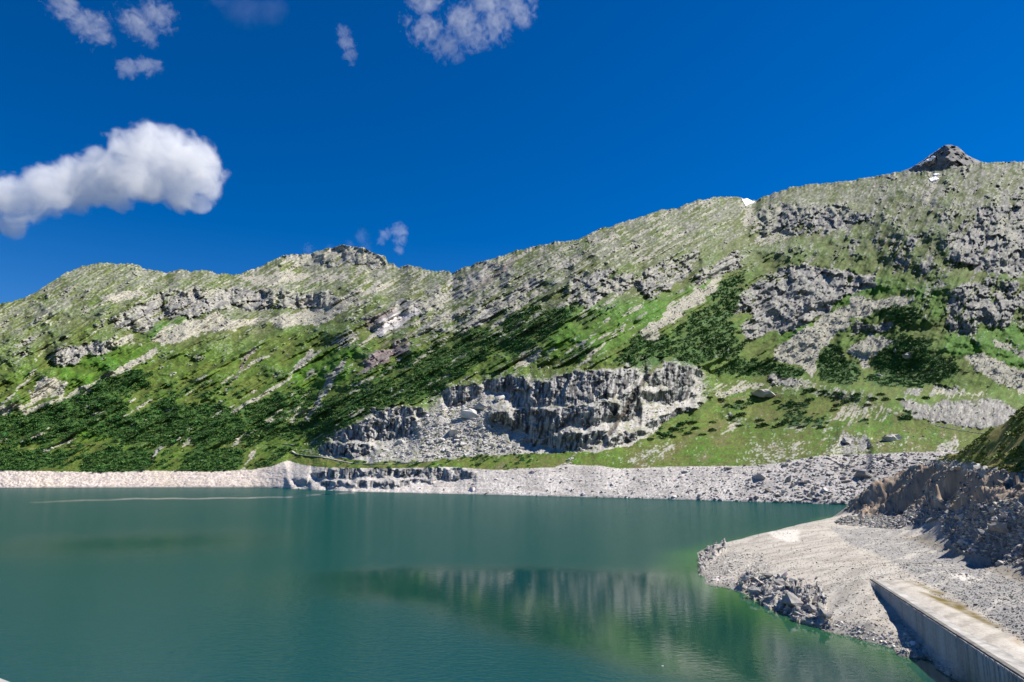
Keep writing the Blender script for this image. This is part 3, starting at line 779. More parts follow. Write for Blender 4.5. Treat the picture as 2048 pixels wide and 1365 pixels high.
for kk, (a_, b_, c_) in enumerate(zip(lx, ly, lz)):
    ctrl.append((a_, b_, c_))
    lt = np.array([lx[-1] - lx[0], ly[-1] - ly[0]]); lt /= np.linalg.norm(lt); ln = np.array([-lt[1], lt[0]])
    for dr, z_ in ((4, c_ - 3.2), (9, -3.0), (40, -12))[:3 if kk < 18 else 2]:
        ctrl.append((a_ + ln[0] * dr, b_ + ln[1] * dr, z_))
# bank of loose stones, outcrop, brown face, rubble slope, road bench, grassy hill
for q in [(1690, 1040, 6.4), (1740, 1034, 8.4), (1780, 1030, 9.0), (1810, 1036, 9.6), (1790, 1022, 10.2), (1740, 1022, 9.6), (1705, 1022, 8.6), (1850, 1050, 9.5), (1890, 1060, 9.6), (1913, 1090, 9.0), (1946, 1110, 9.0), (2003, 1127, 9.3), (2048, 1134, 9.8), (1860, 1020, 13.0), (1898, 1037, 13.0)]:
    cp(*q)
for q in [(1700, 1012, 470), (1718, 995, 466), (1745, 972, 460), (1775, 962, 456), (1800, 952, 452), (1822, 934, 446), (1850, 926, 430), (1880, 922, 412), (1830, 960, 420), (1800, 985, 432), (1780, 1005, 434), (1850, 975, 390), (1850, 1000, 372), (1880, 985, 356), (1880, 1015, 345), (1900, 960, 350), (1900, 937, 362),
          (1900, 1015, 330), (1920, 990, 318), (1930, 960, 326), (1930, 938, 338), (1940, 1012, 285), (1960, 1003, 256), (1960, 975, 272), (1960, 945, 290), (2010, 1000, 238), (2000, 980, 250), (2000, 956, 264), (2048, 994, 227), (2048, 968, 243), (2048, 961, 254),
          (2048, 1080, 208), (2048, 1040, 216), (1980, 1075, 226), (1990, 1040, 236), (1940, 1060, 258), (1930, 1035, 280),
          (1920, 924, 352), (1890, 921, 392), (1885, 917, 430), (1920, 905, 388), (1960, 881, 362), (2000, 851, 346), (2048, 818, 330), (2020, 880, 312), (2000, 915, 300), (1965, 915, 330), (2048, 905, 278), (2030, 935, 270), (2000, 945, 278),
          (2100, 785, 326), (2200, 760, 326), (2300, 740, 326), (2095, 850, 272), (2120, 900, 250), (2190, 650, 262), (2280, 590, 262), (2200, 920, 225), (2200, 1000, 205), (2120, 960, 232), (2120, 1010, 212), (2120, 1080, 193), (2300, 760, 280), (2300, 900, 210)]:  # includes an unseen crag right of the frame, raised to shade the spur
    cr(*q)
for q in [(1700, 1012, 470), (1745, 972, 460), (1775, 962, 456), (1800, 952, 452), (1850, 926, 430), (1885, 917, 430), (1920, 905, 388), (1960, 881, 362), (2000, 851, 346), (2048, 818, 330), (2100, 785, 326)]:     # ground falls away behind the skyline
    p = at_range(q[0], q[1], q[2] / float(ray(q[0], q[1])[1]))
    for k, dz in ((1.05, 3), (1.14, 16), (1.3, 34)):
        ctrl.append((p[0] * k, p[1] * k, max(p[2] - dz * (1 if q[0] > 1850 else .9), -14)))
ctrl = np.array(ctrl, float)
def rbf_fit(c):
    n = len(c)
    d = np.hypot(c[:, 0][:, None] - c[:, 0][None], c[:, 1][:, None] - c[:, 1][None])
    A = np.zeros((n + 3, n + 3)); A[:n, :n] = -d - np.eye(n) * 2.0
    A[:n, n] = 1; A[:n, n + 1:n + 3] = c[:, :2] / 100; A[n:, :n] = A[:n, n:].T
    return np.linalg.solve(A, np.concatenate([c[:, 2], np.zeros(3)]))
_w = rbf_fit(ctrl)
def rbf(x, y):
    sh = x.shape; x = x.ravel(); y = y.ravel(); out = np.empty(x.shape)
    for k in range(0, len(x), 20000):
        a, b = x[k:k + 20000], y[k:k + 20000]
        d = np.hypot(a[:, None] - ctrl[:, 0][None], b[:, None] - ctrl[:, 1][None])
        out[k:k + 20000] = -d @ _w[:-3] + _w[-3] + _w[-2] * a / 100 + _w[-1] * b / 100
    return out.reshape(sh)
def near_masks(x, y, z0):
    px, py = project(x, y, z0)
    qx = px + 9 * fbm(x / 9, y / 9, 3, 301); qy = py + 6 * fbm(x / 9, y / 9, 3, 305)
    rub = in_poly(qx, qy, [(1905, 1095), (1880, 1050), (1898, 1030), (1950, 1008), (2010, 1002), (2060, 1000), (2300, 1000), (2300, 1200), (2060, 1135), (2003, 1128), (1946, 1112)]) | in_poly(qx, qy, [(1668, 1048), (1690, 1034), (1740, 1028), (1800, 1022), (1870, 1010), (1905, 1020), (1900, 1040), (1850, 1048), (1800, 1056), (1740, 1054)])
    rock = in_poly(qx, qy, [(1690, 1022), (1700, 1005), (1745, 960), (1800, 945), (1825, 932), (1870, 930), (1905, 935), (1925, 942), (1960, 950), (2010, 955), (2060, 966), (2300, 990), (2300, 1000), (2060, 1000), (1990, 1003), (1900, 1024), (1860, 1018), (1800, 1025), (1750, 1030)])
    spur = in_poly(qx, qy, [(1480, 1155), (1510, 1148), (1530, 1155), (1580, 1165), (1640, 1180), (1655, 1200), (1650, 1235), (1670, 1258), (1600, 1250), (1540, 1222), (1495, 1192), (1478, 1172)]) | in_poly(qx, qy, [(1396, 1120), (1425, 1090), (1452, 1085), (1450, 1100), (1420, 1125), (1400, 1150)])
    grass = in_poly(qx, qy, [(1868, 925), (1890, 908), (1960, 860), (2048, 800), (2300, 600), (2300, 960), (2060, 958), (2000, 945), (1960, 935), (1920, 926)])
    return px, py, rub, rock, spur, grass
def near_z(x, y, full=False):
    x = np.asarray(x, float); y = np.asarray(y, float)
    z = rbf(x, y)
    sl = (x - WA[0]) * wdir[0] + (y - WA[1]) * wdir[1]
    dl = (x - WA[0]) * wnor[0] + (y - WA[1]) * wnor[1]
    m = near_masks(x, y, z)
    px, py, rub, rock, spur, grass = m
    n1 = fbm(x / 13, y / 13, 4, 311); n2 = fbm(x / 3.2, y / 3.2, 3, 315)
    # strata of the outcrop dip to the left
    st = ridged(x / 5.5 + z / 7.5, y / 14, 3, 321)
    z = z + .35 * n1 + .10 * n2
    z = z + rock * (.8 * st + .8 * n1 + .4 * n2 + 1.9 * facets((x + .5 * y) / 10 + z / 14, (y - .3 * x) / 13, 551, 1, .5) + 1.0 * facets((x + .5 * y) / 3.6 + z / 6, (y - .3 * x) / 5, 555, 1, .5) + .25 * blocks((x + .5 * y) / 4.0 + z / 6.0, (y - .3 * x) / 7.0, 511) + .2 * blocks((x + .4 * y) / 1.6 + z / 3.0, y / 3.0, 513)) + rub * (.9 * n1 + .5 * n2) + spur * (.3 * n2 + .3 + 1.6 * facets((x + .6 * y) / 6, (y - .6 * x) / 5, 561, 1, .5) + .8 * facets(x / 2.6, y / 2.4, 565, 1, .5) + .3 * blocks((x + .7 * y) / 4.5, (y - .6 * x) / 3.0, 515) + .4 * blocks((x + .3 * y) / 1.8, (y - .2 * x) / 1.5, 517)) + grass * (.9 * n1 + .5 * n2)
    back = (dl < .4) & (sl > -3)
    zz = WZ - .22 + .34 * sstep(1.0, 6.0, -dl + 3.0 * n1 + 1.5 * n2) + .02 * n2
    k = sstep(6, 16, -dl) * 1.0
    k = np.maximum(k, sstep(0, -3, sl))
    zl = np.minimum(z, WZ - .05)
    z = np.where(back, lerp(zz, z, k), np.where(sl > 0, zl, z))
    return (z, m, sl, dl, st, n1, n2) if full else z

NPX = np.concatenate([np.arange(1330, 2262, 2.0), np.arange(2262, 3200, 12.0)]); NRR = 540
rr = 95 * (660 / 95) ** np.linspace(0, 1, NRR)
nhx, nhy, _ = ray(NPX, NPX * 0 + 1050.0)
NX = rr[:, None] * nhx[None]; NY = rr[:, None] * nhy[None]
NZ, nm, nsl, ndl, nst, nn1, nn2 = near_z(NX, NY, True)
NZ = np.where(NPX[None] > 2262, np.clip(NZ, 5, 120), NZ)
npx, npy, nrub, nrock, nspur, ngrass = nm
n3 = unit(fbm(NX / 1.1, NY / 1.1, 2, 331)); n2 = unit(nn2); n1 = unit(nn1)
flow = unit(fbm((NX * .80 + NY * .60) / 26, (NX * -.60 + NY * .80) / 3.5, 4, 335))      # lines left by water running over the fan
nc = mixc(colr(.39, .362, .315), colr(.30, .277, .24), sstep(-.1, .55, flow + .25 * n3 + .2 * n2))
WBS = np.array(WBASE)
nc = mixc(nc, colr(.46, .44, .40), sstep(.45, .95, -flow + .2 * n2) * .5)
gx, gy = npx + 12 * nn1, npy + 8 * nn1
gravel = in_poly(gx, gy, [(1660, 1055), (1760, 1056), (1860, 1052), (1905, 1095), (2060, 1140), (2300, 1200), (2300, 1330), (2048, 1290), (1960, 1215), (1850, 1165), (1760, 1110), (1690, 1085)])
nc = mixc(nc, mixc(colr(.19, .187, .18), colr(.31, .30, .285), sstep(-.5, .5, n3 + .4 * flow)), gauss(gravel.astype(float), 2, 2) * sstep(-.7, .1, flow + .3) * .9)
damp = in_poly(gx, gy, [(1790, 1070), (1850, 1072), (1910, 1098), (2000, 1132), (2060, 1148), (2300, 1210), (2300, 1225), (2048, 1168), (1960, 1135), (1880, 1100)])
nc = mixc(nc, colr(.24, .205, .15), gauss(damp.astype(float), 2, 2) * .75)
silt = in_poly(gx, gy, [(1540, 1062), (1580, 1058), (1602, 1060), (1595, 1070), (1600, 1080), (1575, 1084), (1555, 1076), (1540, 1070)]) | in_poly(gx, gy, [(1895, 1148), (1930, 1146), (1955, 1158), (1925, 1162)])
nc = mixc(nc, colr(.55, .52, .47), gauss(silt.astype(float), 1, 1) * .8)
Zp = lambda pts: [(1700 + a / 5.152, 1100 + b / 5.152) for a, b in pts]
algae = in_poly(gx, gy, Zp([(700, 500), (900, 505), (1060, 525), (1200, 595), (1400, 735), (1600, 825), (1640, 855), (1480, 845), (1250, 760), (1050, 680), (930, 640), (850, 590)])) | in_poly(gx, gy, Zp([(540, 340), (720, 340), (790, 395), (960, 440), (960, 490), (850, 480), (760, 420)]))
algae2 = in_poly(gx, gy, Zp([(1640, 860), (1793, 930), (1793, 1140), (1650, 1040), (1750, 980)]))
nc = mixc(nc, colr(.115, .085, .016), gauss(algae.astype(float), 2, 2) * (.8 + .4 * n2).clip(0, 1))
nc = mixc(nc, colr(.27, .21, .14), gauss(algae2.astype(float), 2, 2) * .7)
rubc = mixc(colr(.22, .22, .22), colr(.13, .135, .14), sstep(-.3, .5, n3))
nc = mixc(nc, rubc, nrub.astype(float))
strata = sstep(-.1, .6, unit(nst) + .4 * n3)
rkc = mixc(colr(.46, .385, .30), colr(.28, .22, .165), strata)
rkc = mixc(rkc, colr(.30, .205, .12), sstep(.3, .9, unit(fbm((NX + NZ) / 5, NY / 20, 3, 341))) * .6)
nc = mixc(nc, rkc, nrock.astype(float))
nc = mixc(nc, mixc(colr(.35, .335, .31), colr(.22, .212, .20), sstep(-.2, .5, n2 + .5 * n3)), nspur.astype(float) * .85)
gc = mixc(colr(.185, .165, .042), colr(.100, .150, .020), sstep(-.4, .5, n1 + .5 * n2))
gc = mixc(gc, colr(.30, .28, .25), sstep(1.1, 1.4, n3 + .3 * n2))
nc = mixc(nc, gc, ngrass.astype(float))
bench = in_poly(gx, gy, [(1840, 930), (1880, 918), (1930, 928), (2000, 943), (2060, 955), (2060, 966), (2000, 957), (1930, 943), (1880, 932)])
nc = mixc(nc, colr(.32, .305, .275) * (1 + .4 * n3)[..., None], gauss(bench.astype(float), 1, 1) * .8)
wetn = sstep(1.0, .15, NZ) * (NZ > -1)
nc = nc * (1 - .28 * wetn)[..., None]
nc = np.where((NZ < 0)[..., None], colr(.16, .17, .10), nc)
fN = grid_faces(NRR, len(NPX))
zf = NZ.ravel()[fN].max(1)
ngr = ngrass.ravel()[fN[:, 0]]; nrk = (nrock | nrub).ravel()[fN[:, 0]]
def npiece(name, sel, label):
    f = fN[sel]; used, inv = np.unique(f, return_inverse=True)
    v = np.stack([NX, NY, NZ], -1).reshape(-1, 3)[used]
    o = link(name, mesh_np(name, v, inv.reshape(-1, 4)[:, ::-1], M_NEAR, True, np.clip(nc, .01, .8).reshape(-1, 3)[used]))
    return tag(o, label, kind='structure')
vis = zf > -16
npiece('gravel_shore', vis & ~ngr & ~nrk, 'pale gravel and silt spit running into the lake on the right')
npiece('rocky_slope', vis & nrk & ~ngr, 'brown layered outcrop and dark rubble slope above the gravel spit')
npiece('grassy_hill', vis & ngr, 'steep grassy spur half in shade at the right edge')

# ------------------------------------------------------------------ lake
def build_lake():
    u = np.linspace(-700, 2800, 420); k = np.linspace(0, 1, 420)
    r = 6 * (2200 / 6) ** k
    hx, hy, _ = ray(u, u * 0 + 1100.0)
    x = r[:, None] * hx[None]; y = r[:, None] * hy[None]
    y = y - 4.0
    px, py = project(x, np.maximum(y, 1), 0 * x)
    wx = 90 * fbm(px / 170, py / 13, 4, 401); wy = 22 * fbm(px / 190, py / 16, 4, 405)
    qx, qy = px + wx, py + wy
    calm = np.zeros(x.shape)
    def add(poly, v):
        m = in_poly(qx, qy, poly); calm[m] = np.maximum(calm[m], v)
    add([(580, 1160), (700, 1142), (860, 1135), (1000, 1135), (1180, 1138), (1330, 1140), (1420, 1120), (1500, 1140), (2100, 1300), (2100, 1420), (1500, 1390), (1200, 1330), (1020, 1280), (860, 1225), (700, 1190)], .5)
    add([(-60, 1092), (80, 1078), (250, 1066), (400, 1066), (500, 1082), (430, 1096), (330, 1104), (240, 1122), (160, 1106), (60, 1110)], .55)
    add([(1690, 1015), (1400, 1120), (1380, 1160), (1480, 1200), (1700, 1300), (1900, 1380), (1960, 1380), (1700, 1250), (1450, 1130)], .5)
    calm = np.where(px < 620, gauss(calm, 5, 22), gauss(calm, 2.0, 7))
    strip = line_dist(px, (py + 1.5 * noise(px / 60, py * 0, 409)) * 7, [(70, 1005 * 7), (200, 1000 * 7), (330, 997.5 * 7), (480, 997 * 7), (600, 993 * 7), (700, 986 * 7)])
    calm = np.maximum(calm, sstep(16, 4, strip) * sstep(20, 260, px + 60) * (.62 + .5 * fbm(px / 40, py / 3, 3, 411)))
    depth = np.zeros(x.shape) - 20
    sel = (px > 1300) & (px < 2300) & (y > 80) & (y < 560)
    depth[sel] = rbf(x[sel], y[sel])
    shallow = sstep(-9, -.2, depth) * (depth < 3)
    v = np.stack([x, y, 0 * x], -1).reshape(-1, 3)
    m, n, l, out = new_mat('lake_water')
    df = n.new('ShaderNodeBsdfDiffuse'); b = n.new('ShaderNodeBsdfGlossy'); fr = n.new('ShaderNodeFresnel'); fr.inputs['IOR'].default_value = 1.333
    fm = n.new('ShaderNodeMath'); fm.operation = 'MULTIPLY'; l.new(fr.outputs[0], fm.inputs[0])
    ms = n.new('ShaderNodeMixShader'); l.new(fm.outputs[0], ms.inputs[0]); l.new(df.outputs[0], ms.inputs[1]); l.new(b.outputs[0], ms.inputs[2])
    a1 = n.new('ShaderNodeAttribute'); a1.attribute_name = 'calm'
    a2 = n.new('ShaderNodeAttribute'); a2.attribute_name = 'shallow'
    mx = n.new('ShaderNodeMix'); mx.data_type = 'RGBA'
    mx.inputs[6].default_value = (.003, .052, .047, 1); mx.inputs[7].default_value = (.022, .105, .042, 1)
    l.new(a2.outputs['Fac'], mx.inputs[0]); l.new(mx.outputs[2], df.inputs['Color'])
    rg = n.new('ShaderNodeMapRange'); rg.inputs['To Min'].default_value = .11; rg.inputs['To Max'].default_value = .03; rg.inputs['From Max'].default_value = .5
    l.new(a1.outputs['Fac'], rg.inputs['Value']); l.new(rg.outputs[0], b.inputs['Roughness'])
    tc = n.new('ShaderNodeTexCoord')
    mp = n.new('ShaderNodeMapping'); mp.inputs['Scale'].default_value = (.7, 1.15, 1)
    l.new(tc.outputs['Object'], mp.inputs['Vector'])
    n1 = n.new('ShaderNodeTexNoise'); n1.inputs['Scale'].default_value = .55; n1.inputs['Detail'].default_value = 4; n1.inputs['Roughness'].default_value = .55
    l.new(mp.outputs[0], n1.inputs['Vector'])
    bs = n.new('ShaderNodeMapRange'); bs.inputs['To Min'].default_value = .45; bs.inputs['To Max'].default_value = .05; bs.inputs['From Max'].default_value = .5
    l.new(a1.outputs['Fac'], bs.inputs['Value'])
    bp = n.new('ShaderNodeBump'); bp.inputs['Distance'].default_value = .5
    l.new(bs.outputs[0], bp.inputs['Strength']); l.new(n1.outputs['Fac'], bp.inputs['Height'])
    l.new(bp.outputs[0], b.inputs['Normal']); fk = n.new('ShaderNodeMapRange'); fk.inputs['To Min'].default_value = .24; fk.inputs['To Max'].default_value = .74; l.new(a1.outputs['Fac'], fk.inputs['Value']); l.new(fk.outputs[0], fm.inputs[1]); l.new(ms.outputs[0], out.inputs['Surface'])
    o = link('lake_water', mesh_np('lake_water', v, grid_faces(420, 420)[:, ::-1], m, True, None, {'calm': calm.ravel(), 'shallow': shallow.ravel()}))
    tag(o, 'calm blue green reservoir water with wind ruffled and mirror smooth patches', kind='structure')
build_lake()

# ------------------------------------------------------------------ loose stones and boulders
def hull_rock(name, seed, n=15, flat=.7, mat=None):
    """angular block: hull of random points, faces left flat"""
    rnd = random.Random(seed)
    bm = bmesh.new()
    for k in range(n):
        v = Vector((rnd.gauss(0, 1), rnd.gauss(0, 1), rnd.gauss(0, 1))).normalized()
        v = Vector((v.x * rnd.uniform(.8, 1.1), v.y * rnd.uniform(.65, 1), v.z * flat * rnd.uniform(.8, 1.05)))
        bm.verts.new(v)
    r = bmesh.ops.convex_hull(bm, input=bm.verts)
    bmesh.ops.delete(bm, geom=[v for v in bm.verts if not v.link_faces], context='VERTS')
    bmesh.ops.triangulate(bm, faces=bm.faces)
    me = bpy.data.meshes.new(name)
    bm.to_mesh(me); bm.free()
    if mat: me.materials.append(mat)
    return me
def proto_arrays(me):
    v = np.empty(len(me.vertices) * 3, np.float32); me.vertices.foreach_get('co', v)
    f = np.array([p.vertices[:] for p in me.polygons], np.int32)
    return v.reshape(-1, 3), f
ROCKS = []
for k in range(8):
    me = hull_rock('loose_stone_shape', 100 + k, 12, random.Random(k).uniform(.5, .85))
    ROCKS.append(proto_arrays(me)); bpy.data.meshes.remove(me)

def scatter(name, protos, pos, size, colors, mat, label, tilt=.5, squash=None, smooth=False):
    """many copies merged into ONE mesh (uncountable ground cover)"""
    VV, FF, CC = [], [], []; off = 0
    which = RNG.integers(0, len(protos), len(pos))
    for k, (pv, pf) in enumerate(protos):
        sel = np.where(which == k)[0]
        if not len(sel): continue
        n = len(sel)
        a = RNG.uniform(0, 2 * np.pi, n); tx = RNG.normal(0, tilt, n) * .6; ty = RNG.normal(0, tilt, n) * .6
        ca_, sa_ = np.cos(a), np.sin(a)
        s3 = size[sel][:, None] * (np.ones((n, 3)) if squash is None else np.stack([RNG.uniform(.8, 1.25, n), RNG.uniform(.8, 1.25, n), RNG.uniform(squash, 1.1, n)], -1))
        q = pv[None] * s3[:, None]
        x, y, z = q[..., 0], q[..., 1], q[..., 2]
        z1 = z + x * tx[:, None] + y * ty[:, None]
        v = np.stack([x * ca_[:, None] - y * sa_[:, None], x * sa_[:, None] + y * ca_[:, None], z1], -1) + pos[sel][:, None]
        VV.append(v.reshape(-1, 3))
        FF.append((pf[None] + off + (np.arange(n) * len(pv))[:, None, None]).reshape(-1, 3)); off += n * len(pv)
        CC.append(np.repeat(colors[sel], len(pv), 0))
    o = link(name, mesh_np(name, np.vstack(VV), np.vstack(FF), mat, smooth, np.clip(np.vstack(CC), .01, .8)))
    tag(o, label, kind='stuff')
    return o

def pick(weight, n):
    """n random grid points of the far terrain, by weight per picture area"""
    w = np.maximum(weight, 0).ravel().astype(np.float64)
    w = w * np.repeat((shore - rid)[None], NR, 0).ravel()
    c = np.cumsum(w); idx = np.searchsorted(c, RNG.random(n) * c[-1])
    i, j = idx // NC, idx % NC
    i = np.clip(i, 1, NR - 2); j = np.clip(j, 1, NC - 2)
    G = P.reshape(NR, NC, 3)
    a, b = RNG.random((2, n, 1))
    p = G[i, j] + (G[i + 1, j] - G[i, j]) * (a - .5) + (G[i, j + 1] - G[i, j]) * (b - .5)
    return p, i, j
def grey(n, c, var=.25):
    return np.array(c)[None] * (1 + RNG.normal(0, var, (n, 1))) * (1 + RNG.normal(0, .03, (n, 3)))

notq = ~(qmask | below | mead)
n = 9000
p, i, j = pick((screem * .9 + .14 * speck + .12 * rockm) * notq, n)
sz = np.exp(RNG.normal(.05, .45, n)) * np.clip(p[:, 1] / 1100, .7, 2.2)
scatter('scree', ROCKS, p, sz, grey(n, (.35, .335, .27)), M_STONE, 'pale lichen grey scree stones lying over the mountain slopes', squash=.6)
n = 7500
p, i, j = pick(below * (sstep(560, 760, PXG) * .5 + sstep(1100, 1500, PXG)) * (1 - .7 * face), n)
sz = np.exp(RNG.normal(-.3, .62, n)) * (1 + .5 * sstep(1350, 1600, PX[j]))
tone = 1 - .35 * sstep(1350, 1750, PX[j])
scatter('bank_rubble', ROCKS, p, sz, grey(n, (.44, .415, .38), .28) * tone[:, None], M_STONE, 'pale angular rubble covering the bare bank of the lake', squash=.6)
RUBBLE = [(770, 900), (800, 880), (835, 840), (880, 812), (960, 805), (1000, 835), (1030, 880), (1050, 903), (860, 920), (740, 922)]
n = 3800
rubm = in_poly(QX, QY, RUBBLE)
p, i, j = pick(qmask * (1 - face) * (.35 + 1.3 * rubm), n)
sz = np.exp(RNG.normal(.2, .55, n))
scatter('quarry_rubble', ROCKS, p, sz, grey(n, (.40, .38, .345), .25), M_STONE, 'pale broken stone covering the quarry benches', squash=.6)
n = 1500
p, i, j = pick(mead * (.2 + mstone), n)
scatter('meadow_stones', ROCKS, p, np.exp(RNG.normal(-.4, .4, n)), grey(n, (.36, .345, .31), .25), M_STONE, 'small pale stones scattered over the meadow', squash=.6)
# near stones
def near_scatter(name, mask, n, mu, sg, col, label, squash=.5, minz=.1):
    vis_ = mask & (NZ > minz)
    w = (vis_ * 1.0 / np.maximum(rr[:, None], 1) ** 0.6).ravel(); c = np.cumsum(w)
    idx = np.searchsorted(c, RNG.random(n) * c[-1]); i, j = idx // len(NPX), idx % len(NPX)
    i = np.clip(i, 1, NRR - 2); j = np.clip(j, 1, len(NPX) - 2)
    G = np.stack([NX, NY, NZ], -1)
    a, b = RNG.random((2, n, 1))
    p = G[i, j] + (G[i + 1, j] - G[i, j]) * (a - .5) + (G[i, j + 1] - G[i, j]) * (b - .5)
    sz = np.exp(RNG.normal(mu, sg, n))
    p[:, 2] += sz * .12
    scatter(name, ROCKS, p, sz, grey(n, col, .28), M_STONE, label, squash=squash)
onfan = ~(nrub | nrock | ngrass | algae) & ~((ndl > -10) & (ndl < 1.5) & (nsl > -1))
near_scatter('rubble_slope', nrub & (npx < 2120), 9000, -.75, .5, (.30, .285, .26), 'dark angular rubble heaped on the slope above the gravel')
near_scatter('gravel', onfan & gravel & (npx < 2120), 7000, -1.75, .4, (.27, .26, .24), 'fine grey gravel strewn over the spit')
near_scatter('shore_stones', onfan & ((npx + 60 * nn1 < 1540) & (npy + 40 * nn1 > 1110) | (NZ + nn1 < 1.6)), 3600, -1.6, .5, (.42, .395, .355), 'pale broken stones along the water edge of the spit')
near_scatter('fine_gravel', onfan & ~gravel & (npx < 2120), 9000, -1.95, .4, (.27, .255, .23), 'fine grey grit spread over the silt of the spit')
near_scatter('spur_stones', nspur, 800, -.75, .5, (.34, .32, .295), 'dark angular blocks on the rocky edge of the spit')
near_scatter('bench_stones', bench & (npx < 2080), 500, -.3, .4, (.38, .37, .34), 'pale stones lining the road bench above the outcrop')
near_scatter('outcrop_stones', nrock & (npx < 2100), 900, -.6, .5, (.27, .24, .20), 'loose brown stones on the layered outcrop')

# ------------------------------------------------------------------ dwarf pine and grass
def tuft(seed, n, leaf=.34, height=.55):
    """low bushy clump made of many small needle sprays"""
    rnd = np.random.default_rng(seed)
    a = rnd.uniform(0, 2 * np.pi, n); r = np.sqrt(rnd.random(n)) * .95
    dome = np.sqrt(np.clip(1 - r ** 2, 0, 1))
    c = np.stack([r * np.cos(a), r * np.sin(a), height * dome * rnd.uniform(.55, 1.1, n)], -1)
    d1 = rnd.normal(0, 1, (n, 3)); d1[:, 2] = np.abs(d1[:, 2]) * .6 + .2
    d1 /= np.linalg.norm(d1, axis=1)[:, None]
    d2 = np.cross(d1, rnd.normal(0, 1, (n, 3))); d2 /= np.linalg.norm(d2, axis=1)[:, None]
    s_ = leaf * rnd.uniform(.7, 1.4, (n, 1))
    v = np.stack([c - d2 * s_ * .5, c + d2 * s_ * .5, c + d1 * s_ * 1.2], 1).reshape(-1, 3)
    return v.astype(np.float32), np.arange(3 * n, dtype=np.int32).reshape(-1, 3)
TUFTS = [tuft(k, 30, .5) for k in range(6)]
n = 13500
p, i, j = pick(shrubm * (1 - screem) * ~(below | qmask), n)
sz = np.exp(RNG.normal(.68, .32, n)) * np.clip(p[:, 1] / 1000, .75, 1.7)
cols = grey(n, (.066, .150, .032), .22); cols[:, 0] *= 1 + RNG.normal(0, .2, n)
scatter('dwarf_pine_thicket', TUFTS, p, sz, cols, M_LEAF, 'dark green dwarf pine thicket spread over the lower mountainside', tilt=.1)
vis_ = ngrass & (npx < 2100) & (npx > 1860)
n = 1500
w = (vis_ * sstep(-.1, .5, n1 + .4 * n2)).ravel(); c = np.cumsum(w); idx = np.searchsorted(c, RNG.random(n) * c[-1])
p = np.stack([NX, NY, NZ], -1).reshape(-1, 3)[idx] + RNG.normal(0, .5, (n, 3)) * np.array([1, 1, 0])
scatter('hill_scrub', TUFTS, p, np.exp(RNG.normal(-.25, .35, n)), grey(n, (.13, .165, .035), .25), M_LEAF, 'rough green scrub and tall grass on the shaded spur', tilt=.1)

# ------------------------------------------------------------------ concrete wall with its apron
def concrete(name, color, streak=True):
    m, n, l, out = new_mat(name)
    b = n.new('ShaderNodeBsdfPrincipled'); b.inputs['Roughness'].default_value = .85; b.inputs['Specular IOR Level'].default_value = .25
    tc = n.new('ShaderNodeTexCoord')
    nz = n.new('ShaderNodeTexNoise'); nz.inputs['Scale'].default_value = .45; nz.inputs['Detail'].default_value = 8; nz.inputs['Roughness'].default_value = .65
    l.new(tc.outputs['Object'], nz.inputs['Vector'])
    mp = n.new('ShaderNodeMapping'); mp.inputs['Scale'].default_value = (.4, .4, .10) if streak else (.5, .16, 1)
    l.new(tc.outputs['Object'], mp.inputs['Vector'])
    n2_ = n.new('ShaderNodeTexNoise'); n2_.inputs['Scale'].default_value = 1.0; n2_.inputs['Detail'].default_value = 5
    l.new(mp.outputs[0], n2_.inputs['Vector'])
    mu = n.new('ShaderNodeMath'); mu.operation = 'MULTIPLY'
    l.new(nz.outputs['Fac'], mu.inputs[0]); l.new(n2_.outputs['Fac'], mu.inputs[1])
    cr_ = n.new('ShaderNodeValToRGB')
    cr_.color_ramp.elements[0].position = .13; cr_.color_ramp.elements[0].color = (*[c * .55 for c in color], 1)
    cr_.color_ramp.elements[1].position = .36; cr_.color_ramp.elements[1].color = (*[c * 1.12 for c in color], 1)
    l.new(mu.outputs[0], cr_.inputs['Fac']); l.new(cr_.outputs[0], b.inputs['Base Color'])
    bp = n.new('ShaderNodeBump'); bp.inputs['Strength'].default_value = .25; bp.inputs['Distance'].default_value = .08
    l.new(nz.outputs['Fac'], bp.inputs['Height']); l.new(bp.outputs[0], b.inputs['Normal'])
    l.new(b.outputs[0], out.inputs['Surface'])
    return m
M_WALL = concrete('old_concrete', (.175, .168, .155))
M_SLAB = concrete('weathered_slab', (.40, .385, .355), False)
M_DARK = cover_mat('dark_hole', attr=False, color=(.03, .03, .03))
def prism_mesh(name, rows, mat, bevel=0.0):
    """box-like solid between two end rings of 3-D points"""
    bm = bmesh.new()
    vs = [[bm.verts.new(p) for p in r] for r in rows]
    k = len(rows[0])
    for a, b in zip(vs[:-1], vs[1:]):
        for i in range(k):
            bm.faces.new((a[i], a[(i + 1) % k], b[(i + 1) % k], b[i]))
    bm.faces.new(vs[0][::-1]); bm.faces.new(vs[-1])
    bmesh.ops.recalc_face_normals(bm, faces=bm.faces)
    if bevel: bmesh.ops.bevel(bm, geom=[e for e in bm.edges if e.calc_face_angle(0) > .8], offset=bevel, segments=1, affect='EDGES')
    me = bpy.data.meshes.new(name); bm.to_mesh(me); bm.free()
    if mat: me.materials.append(mat)
    return me
def wpt(s_, d_, z_):
    p = WA + wdir * s_ + wnor * d_
    return Vector((p[0], p[1], z_))
WLEN = float(np.linalg.norm(WB - WA)) + 40
wall = bpy.data.objects.new('retaining_wall', None); COL.objects.link(wall)
wall.location = wpt(0, 0, 0)
tag(wall, 'long grey concrete retaining wall casting a shadow at the lake edge', 'wall')
inv = Matrix.Translation(-wall.location)
def wpart(name, me):
    me.transform(inv); o = link(name, me, wall); return o
rnd = random.Random(3)
